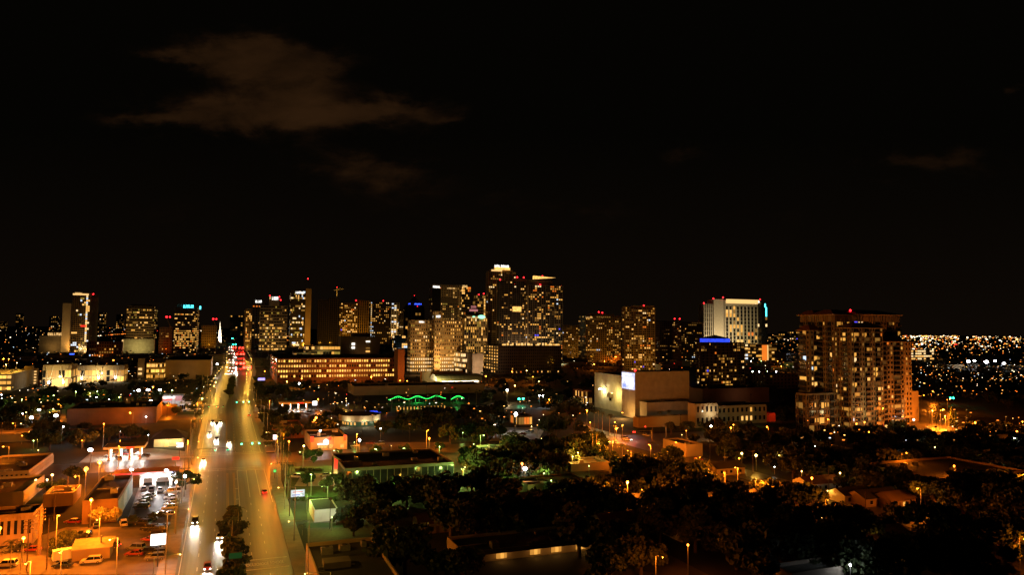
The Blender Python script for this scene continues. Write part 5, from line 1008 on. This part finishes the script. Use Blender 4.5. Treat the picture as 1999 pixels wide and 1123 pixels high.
# ------------------------------------------------------------------ utility poles
def upole(px, pb, pt_, arms=1, wires=True, r=.16, m=WOOD, words='bare wooden utility pole'):
    P = G(px,pb); h = max(5,zat(P,pt_,px)); T = empty('utility_pole', None, 'utility pole', (P.x,P.y,0), TH); b = MB(); b.tube((0,0,0),(0,0,h),r,r*.65,m,7); b.obj('pole', T)
    for i in range(arms):
        b = MB(); z = h-.5-.9*i; b.box(-1.1,1.1,-.07,.07,z-.08,z+.08,m); [b.tube((x,0,z+.08),(x,0,z+.3),.05,.05,WHITE,5) for x in (-1,-.4,.4,1)]; b.obj('crossarm', T)
    AUTO.append((T, words, 'utility poles')); return (P, h)
up = [upole(52,1116,1015,3),upole(76,1085,992,4,r=.5),upole(91,1113,1012,0),upole(105,1018,963,0),upole(343,1045,990,0,m=METAL),upole(368,920,866,0,m=METAL),upole(1121,868,817,1),upole(1086,872,842,0),upole(735,1038,995,0,m=METAL),upole(742,1072,1028,0,m=METAL),
 upole(1470,925,880,1),upole(1618,960,915,0),upole(1690,1000,960,0),upole(565,1010,930,1),upole(131,975,930,0),upole(147,978,925,1),upole(395,760,725,0,m=METAL),upole(404,765,722,0,m=METAL),upole(567,960,905,0),upole(1395,850,812,1),upole(1274,862,835,0)]
def wire(a, c, lbl):
    (Pa,ha),(Pc,hc) = a, c; A = Pa+Vector((0,0,ha-.3)); B = Pc+Vector((0,0,hc-.3)); b = MB(); pp = A
    for i in range(1,11): t = i/10; q = A.lerp(B,t)-Vector((0,0,4*.9*t*(1-t))); b.tube(pp,q,.02,.02,DMETAL,4,False); pp = q
    tag(b.obj('overhead_wire'),lbl,'wire')
wire(up[0],up[1],'overhead wire between the bottom left utility poles'); wire(up[6],up[10],'long overhead wire sagging across the dark blocks at right')
# ------------------------------------------------------------------ trees and palms
PROT = [(165,866,390,914),(230,914,372,1000),(752,766,912,792),(1160,722,1500,838),(604,852,686,884),(525,690,800,742),(606,974,700,1030),(556,912,660,975),(960,1074,1150,1106),(95,1012,335,1123),(72,712,330,742),(1196,838,1290,886),(1792,770,1880,836),
 (340,745,500,1123),(480,870,560,1123),(0,705,72,768),(815,722,945,760),(990,790,1050,840),(570,784,632,808),(676,808,726,836),(648,884,895,922),(0,1000,100,1070),(1770,682,1830,706),(315,772,382,804),(296,832,370,878),(645,890,668,940),(1360,650,1460,750),(1402,908,1482,942),(1342,866,1398,900),(1585,966,1645,985),(1560,600,1780,815),(130,800,322,830),(1105,905,1200,925),(1580,940,1600,962),(1678,968,1750,1000)]
LAMPS = []
for o, w_, g_ in AUTO:
    if 'lamp' in g_ and 'headlight' not in g_: LAMPS.append((o.location.copy(), o))
LP = [(proj((p.x,p.y,p.z+8.5)), p.y) for p, _ in LAMPS]
def clear(P, h, r, margin=0, prot=True, strict=.12):
    u, v = UV(P)
    if near_road(u,v,r*.6+3): return False
    for a, c, d, e in EXCL:
        if a-1 < u < c+1 and d-1 < v < e+1: return False
    if not prot: return True
    x, yt = proj((P.x,P.y,h)); x, yb = proj((P.x,P.y,0)); hw = r*FPX/P.y
    yb -= (yb-yt)*.15
    A = 2*hw*(yb-yt)
    for a, c, d, e in PROT:
        ix = min(x+hw,d)-max(x-hw,a); iy = min(yb,e)-max(yt,c)
        if ix > 0 and iy > 0 and ix*iy > strict*A: return False
    for (lx,ly), Y in LP:
        if Y > P.y-2 and abs(lx-x) < hw*.85 and yt+2 < ly < yb: return False
    return True
rg = random.Random(77)
used = []
zones = [(690,1005,1999,1150,46,(9,14)),(640,965,1999,1005,28,(8,13)),(560,975,700,1123,4,(4,7)),(900,885,1999,965,34,(8,12)),(690,845,1180,890,15,(7,11)),(1380,840,1999,888,14,(7,12)),(500,765,700,845,11,(6,10)),(700,795,1180,845,15,(7,12)),
 (1500,770,1999,840,10,(7,11)),(0,772,250,802,9,(7,11)),(0,832,180,930,8,(6,10)),(60,828,300,872,9,(5,8)),(230,742,410,775,9,(8,12)),(560,750,760,790,6,(7,11)),(950,738,1170,792,8,(8,12)),(1430,735,1999,775,6,(9,13)),(60,950,160,1000,2,(4,6))]
for x0, y0, x1, y1, n, hr in zones:
    k = tries = 0
    while k < n and tries < n*30:
        tries += 1; P = G(rg.uniform(x0,x1), rg.uniform(y0,y1)); h = rg.uniform(*hr); r = h*.62
        if not clear(P,h,r): continue
        if any((P-q).length < (r+s)*.55 for q, s in used): continue
        used.append((P,r)); k += 1
        tree(P, h, words='big dark' if h > 10.5 else ('low rounded' if h < 7 else 'leafy'))
for px, py, h in ((1105,912,9),(1085,905,7),(150,945,6.5),(133,1075,5),(118,1082,4.5),(110,1095,4),(362,958,7.5),(592,895,5),(612,905,6.5),(735,888,5),(791,886,5),(858,884,5),(661,890,3.6),(600,950,6),(633,962,5),(655,955,6),(1232,956,8),(1215,950,7),(1380,850,8),(1405,848,9),(1432,850,9),(1460,850,8),(1340,850,8),(1310,848,7),(1385,842,5),(935,870,7),(1130,905,6),(345,812,7),(322,800,6),(657,1026,3.5),(668,1022,4.5),(676,1015,5),(700,1030,7),(735,1020,7),(770,1035,8),(690,1000,7),(725,990,8),(750,1050,7),(690,1048,6),(312,1012,2),(296,1013,2),(260,1018,2),(980,772,7)):
    tree(G(px,py), h, words='lamp lit' if h > 3 else 'small clipped')
for u in (178,188,197,208,218,228,238): tree(WV(u,3.5+rg.uniform(-.3,.3)), rg.uniform(4.5,7), words='median', w=rg.uniform(3.2,4.3))
for i in range(9): u = 672+i*27; tree(WV(u,4.8+(u-655)*.02), rg.uniform(5,7.5), words='far median')
for u in range(386,500,19): tree(WV(u,26+rg.uniform(-2,2)), rg.uniform(6,9), words='kerbside')
for u in range(560,860,30):
    tree(WV(u,edge(u,2)+9+rg.uniform(-2,2)), rg.uniform(6,9), words='kerbside')
    tree(WV(u+8,edge(u,1)-9+rg.uniform(-2,2)), rg.uniform(6,10), words='kerbside')
for px, py, h, fr in ((1157,896,12,2.6),(1164,896,12.6,2.8),(20,1116,7,2.4),(40,1114,6.5,2.4),(1288,832,9,3),(1306,832,9.5,3),(1176,850,13,3.4),(1190,852,12,3.2),(1168,840,12,3.4),(1160,838,11,3),(1200,868,10,2.8),(1215,905,8,2.6),(800,798,10,3),(838,795,10,3.2),(852,797,10,3),(880,792,11,3.2),(788,797,9,3),(765,797,9,3),(1300,780,9,2.6),(915,795,9,3),(930,790,10,3),
    (548,905,11,2.8),(552,918,12,3),(556,930,11,3),(560,945,12,2.8),(553,890,11,2.8),(547,878,11,3),(566,958,9,2.6),(544,868,10,2.8),(562,975,8,2.4),(378,858,10,2.8),(382,846,11,3),(388,836,10,2.8),(374,872,9,2.6),(393,826,10,3),(384,852,12,3),(396,815,10,3),(452,1068,7.5,2.4),(464,1046,7.5,2.4),(105,752,8,3),(125,752,8,3),(222,758,9,3),(1415,908,8,2.6),(590,1046,3,1.8),(1620,900,10,2.8),(1505,880,9,2.8)):
    palm(G(px,py), h, fr, words='tall twin palm tree' if px in (1157,1164) else 'slim palm tree')
for px, py, h in ((1857,833,13),(1866,836,11)):
    P = G(px,py); T = empty('cypress_tree',None,'tree',(P.x,P.y,0)); b = MB(); rr = random.Random(px); leaf_cloud(b,[(0,0,h*t,h*.11*(1.05-t)+.25) for t in (.12,.25,.38,.5,.62,.74,.86,.95)],1100,.3,LEAF,rr,1.6); b.obj('crown',T); b = MB(); b.tube((0,0,0),(0,0,h*.3),.2,.12,BARK,6); b.obj('trunk',T); AUTO.append((T,'dark columnar cypress tree','cypress trees'))
rg = random.Random(99); LC = []
for i in range(4):
    q = MB(); cs = [(rg.uniform(-.75,.75),rg.uniform(-.75,.75),rg.uniform(.6,1.25),rg.uniform(.25,.45)) for _ in range(12)]; leaf_cloud(q,cs,430,.12,LEAF if i%2 else LEAF2,rg); LC.append(q)
db = MB(); n = tries = 0; trunkm = BARK
while n < 620 and tries < 30000:
    tries += 1; x = rg.uniform(-10,2010); y = 745+rg.random()**.8*320
    if x < 600 and y > 860: continue
    P = G(x,y); h = rg.uniform(5,10)
    if not clear(P,h,h*.6): continue
    if any((P-q).length < (h*.6+s)*.42 for q, s in used): continue
    used.append((P,h*.6)); n += 1; q = LC[rg.randrange(4)]; s_ = h/1.6; c_, d_ = math.cos(n), math.sin(n); b0_ = len(db.v)
    db.v += [(P.x+(v[0]*c_-v[1]*d_)*s_, P.y+(v[0]*d_+v[1]*c_)*s_, v[2]*s_) for v in q.v]; k = db.mi(q.ms[0]); db.f += [tuple(b0_+i for i in f) for f in q.f]; db.m += [k]*len(q.f)
    db.tube((P.x,P.y,0),(P.x,P.y,h*.5),.2,.15,BARK,4,False)
tag(db.obj('dense_tree_canopy'),'dark mass of smaller trees filling the unlit blocks between the houses','woodland',kind='stuff')
rt = random.Random(55)
for px, py in ((75,852),(95,858),(118,850),(140,860),(160,846),(182,856),(205,862),(228,848),(250,858),(275,850),(290,862),(60,866),(110,868),(150,872)):
    P = G(px,py)
    if not any(a < UV(P)[0] < c and d < UV(P)[1] < e for a,c,d,e in EXCL): tree(P, rt.uniform(4,6.5), words='low rounded')
# hedge rows
for px0, py0, px1, py1, lb in ((580,920,628,920,'dark clipped hedge along the lawn beside the crossing'),(575,978,660,978,'dark hedge behind the pale panel sign'),(245,1019,300,1019,'low hedge at the front edge of the car wash lot')):
    A, B = G(px0,py0), G(px1,py1); b = MB(); n_ = int((B-A).length/1.2)
    leaf_cloud(b,[((B-A)*(i/n_)).to_tuple()[:2]+(.6,.9) for i in range(n_+1)],n_*70,.2,LEAF,random.Random(px0),.8); tag(b.obj('hedge',None,A),lb,'hedge')
# ------------------------------------------------------------------ the far city
far_c = [emi('far_gold_light',(1,.50,.11),3.2),emi('far_orange_light',(1,.22,.02),3.4),emi('far_white_light',(1,.80,.52),4.5),emi('far_cool_light',(.75,.9,1),3),emi('far_red_light',(1,.03,.02),4),emi('far_dim_light',(.9,.34,.06),.9)]
b = MB(); hb = MB(); rg = random.Random(31)
def far_light(px, py, big=1.0, wts=(5,4,3,1,.5,6), z=None):
    z = rg.uniform(4,9) if z is None else z; P = G(px,py,z)
    s = max(.22, (.28+.75*rg.random()**2.2)*big*P.y/FPX*.72); m = rg.choices(far_c, wts)[0]
    wx = s*rg.choice((1,1,1,1.8,2.6)); b.box(P.x-wx,P.x+wx,P.y-.2,P.y+.2,P.z-s*.7,P.z+s*.7,m); b.tube((P.x,P.y+.4,0),(P.x,P.y+.4,P.z),.1,.1,DMETAL,3,False)
def hy(px): return 646+(px-999.5)*.00995
cl = [(rg.uniform(1765,1999), rg.uniform(5,26)) for _ in range(26)]
for _ in range(420): px = rg.choice(cl)[0]+rg.gauss(0,11); far_light(px, hy(px)+2.5+rg.random()**1.8*26, 1.5, (6,4,5,1,.6,4))
for _ in range(70): px = rg.choice(cl)[0]+rg.gauss(0,9); far_light(px, hy(px)+1.5+rg.random()**2*7, 1.9, (8,2,4,0,.2,1))
for _ in range(150): px = rg.uniform(1780,1999); far_light(px, hy(px)+25+rg.random()*95, .95)
for _ in range(110): px = rg.uniform(1780,1999); far_light(px, rg.uniform(712,745), .9, (5,5,2,1,.2,6))
for _ in range(190): px = rg.uniform(0,440); far_light(px, hy(px)+2+rg.random()**1.5*30, .95, (6,3,3,.8,.6,6))
for _ in range(150): px = rg.uniform(0,430); far_light(px, rg.uniform(668,712), .8, (5,4,2,.8,.5,8))
for _ in range(120): px = rg.uniform(1100,1570); far_light(px, rg.uniform(690,722), .9, (6,6,3,.5,.8,5))
for _ in range(55): px = rg.uniform(1490,1570); far_light(px, hy(px)+2+rg.random()*50, .9)
for _ in range(90): px = rg.uniform(1560,1999); far_light(px, rg.uniform(800,860), .55, (4,7,1,1,.2,8))
for _ in range(170): px = rg.uniform(0,430); far_light(px, rg.uniform(712,800), .65, (5,4,3,1,.2,8))
for _ in range(130): px = rg.uniform(600,1170); far_light(px, rg.uniform(738,835), .6, (4,6,3,1,.8,8))
for _ in range(40): px = rg.uniform(560,800); far_light(px, rg.uniform(742,800), .55, (4,5,2,1,.2,9))
for k in range(26):
    a0, a1 = rg.uniform(-1500,3500), rg.uniform(1300,5200); along = rg.random() < .5; wt = rg.choice([(1,8,0,0,0,1),(6,2,2,0,0,2),(2,6,1,0,0,2)])
    for j in range(34):
        u_, v_ = (a1+j*45, a0) if along else (a1, a0+j*45); P = WV(u_,v_,8)
        if P.y < 1200: continue
        x_, y_ = proj(P)
        if -5 < x_ < 2005 and y_ > hy(x_)+1.5: far_light(x_, y_, .8, wt, 8)
tag(b.obj('far_city_lights'), 'countless small lamps of the far city along the horizon', 'city lights', kind='stuff')
for _ in range(700):
    px = rg.uniform(-20,2019); py = hy(px)+3+rg.random()**1.3*70; P = G(px,py); u,v = UV(P)
    if near_road(u,v,14): continue
    if any(a < u < c and d < v < e for a,c,d,e in EXCL): continue
    w, d, h = rg.uniform(12,45), rg.uniform(12,30), rg.uniform(4,9); M = Matrix.Translation(P)@Matrix.Rotation(TH,4,'Z'); hb.box(0,w,0,d,0,h,rg.choice([TAN,DCONC,CONC]),M); hb.box(.4,w-.4,.4,d-.4,h,h+.15,ROOF,M)
tag(hb.obj('far_low_buildings'), 'low dark roofs spread over the far flat city', 'buildings', kind='stuff')
fb = MB(); rg = random.Random(8)
for _ in range(9000):
    px = rg.uniform(-20,2019); py = hy(px)+2+rg.random()*125; P = G(px,py); u,v = UV(P)
    if near_road(u,v,10) or any(a-2 < u < c+2 and d-2 < v < e+2 for a,c,d,e in EXCL): continue
    s = max(.8, P.y/FPX*2.2)*rg.uniform(.6,1.5); c = Vector((P.x,P.y,rg.uniform(1,5.5)))
    for j in range(3):
        a = Vector((rg.uniform(-1,1),rg.uniform(-1,1),rg.uniform(-.6,.6)))*s; e = Vector((rg.uniform(-1,1),rg.uniform(-1,1),rg.uniform(0,1)))*s*.7; fb.poly([c-a,c-e,c+a,c+e], LEAF if j else LEAF2)
tag(fb.obj('far_tree_canopy'), 'dark tree canopy filling the far city between its lights', 'woodland', kind='stuff')
# ------------------------------------------------------------------ labels for the repeats
LMK = [('the blue mural store',(215,1000)),('the bottom left workshop',(50,1040)),('the car wash',(315,935)),('the petrol forecourt at left',(245,890)),('the black hipped restaurant',(335,855)),('the big warehouse at left',(225,815)),('the left edge rooftop garage',(20,735)),('the terrace with V columns',(165,735)),
 ('the yellow podium',(270,675)),('the cyan sign tower',(365,640)),('the white steeple',(428,650)),('the long curved wall',(370,715)),('the downtown queue',(465,705)),('the far median',(452,760)),('the far crossing',(430,806)),('the near crossing',(450,900)),('the near median',(460,1060)),('the school lettering',(515,1101)),
 ('the pale panel sign',(581,962)),('the white lit kiosk',(640,1005)),('the round sign restaurant',(640,868)),('the black roofed store',(780,925)),('the far right petrol station',(580,795)),('the long orange garage',(660,725)),('the gold office block',(850,680)),('the dark podium garage',(1030,700)),('the tallest tower',(980,600)),('the green light wave',(815,780)),('the round pavilion',(702,822)),('the market hall',(895,745)),
 ('the star bright floodlight',(1007,811)),('the twin palms',(1160,875)),('the white lantern',(1025,920)),('the theatre tower',(1290,770)),('the theatre foyer',(1450,812)),('the orange side street',(1240,865)),('the blue roofed tower',(1410,710)),('the cream hotel',(1440,630)),('the lone cream tower',(1250,660)),('the brown tower',(1178,660)),
 ('the apartment complex',(1660,730)),('the bridge road',(1830,800)),('the stadium floodlights',(1920,708)),('the far right garage',(1800,693)),('the right edge warehouse',(1910,950)),('the orange lit tree',(1228,950)),('the four porch motel',(1060,1090)),('the gabled house',(1740,980)),('the bottom right white roof',(1570,1105)),('the yellow lit houses',(1460,890)),('the dark bottom middle roof',(680,1095)),('the billboard lot',(300,1070)),('the orange lit yard',(230,1040)),
 ('the left edge sheds',(40,850)),('the leftmost lit tower',(165,620)),('the banded office tower',(530,630)),('the crane',(655,600)),('the pyramid roof',(810,595)),('the orange street lamps at right',(1780,960)),('the dark centre blocks',(1100,1030)),('the dark blocks at lower right',(1650,1050)),('the dark woods at right',(1900,780)),('the unlit bottom right corner',(1850,1090)),('the lit trees in mid picture',(1100,890)),('the dark middle woods',(900,830))]
ORD = ['','second','third','fourth','fifth','sixth','seventh','eighth','ninth','tenth','eleventh','twelfth','thirteenth','fourteenth','fifteenth','sixteenth','seventeenth','eighteenth','nineteenth','twentieth']
bk = {}
for o, w_, g_ in AUTO:
    x, y = proj((o.location.x,o.location.y,o.location.z+4)); best = min(LMK, key=lambda q: (q[1][0]-x)**2+((q[1][1]-y)*1.6)**2); dx, dy = x-best[1][0], y-best[1][1]
    rel = ('right of' if dx > 0 else 'left of') if abs(dx) > abs(dy)*1.1 else ('in front of' if dy > 0 else 'behind')
    o['group'] = g_; bk.setdefault((w_,rel,best[0]),[]).append((x,o))
    if 'category' not in o.keys(): o['category'] = w_.split()[-1]
for (w_,rel,lm), L_ in bk.items():
    L_.sort(key=lambda q: q[0]); n = len(L_)
    for i, (x,o) in enumerate(L_):
        if n == 1: o['label'] = '%s %s %s' % (w_,rel,lm)
        else:
            pos = 'leftmost' if i == 0 else ('rightmost' if i == n-1 else ORD[i]+' from left' if i < len(ORD) else '%dth from left' % (i+1))
            o['label'] = '%s %s %s, %s' % (w_,rel,lm,pos)
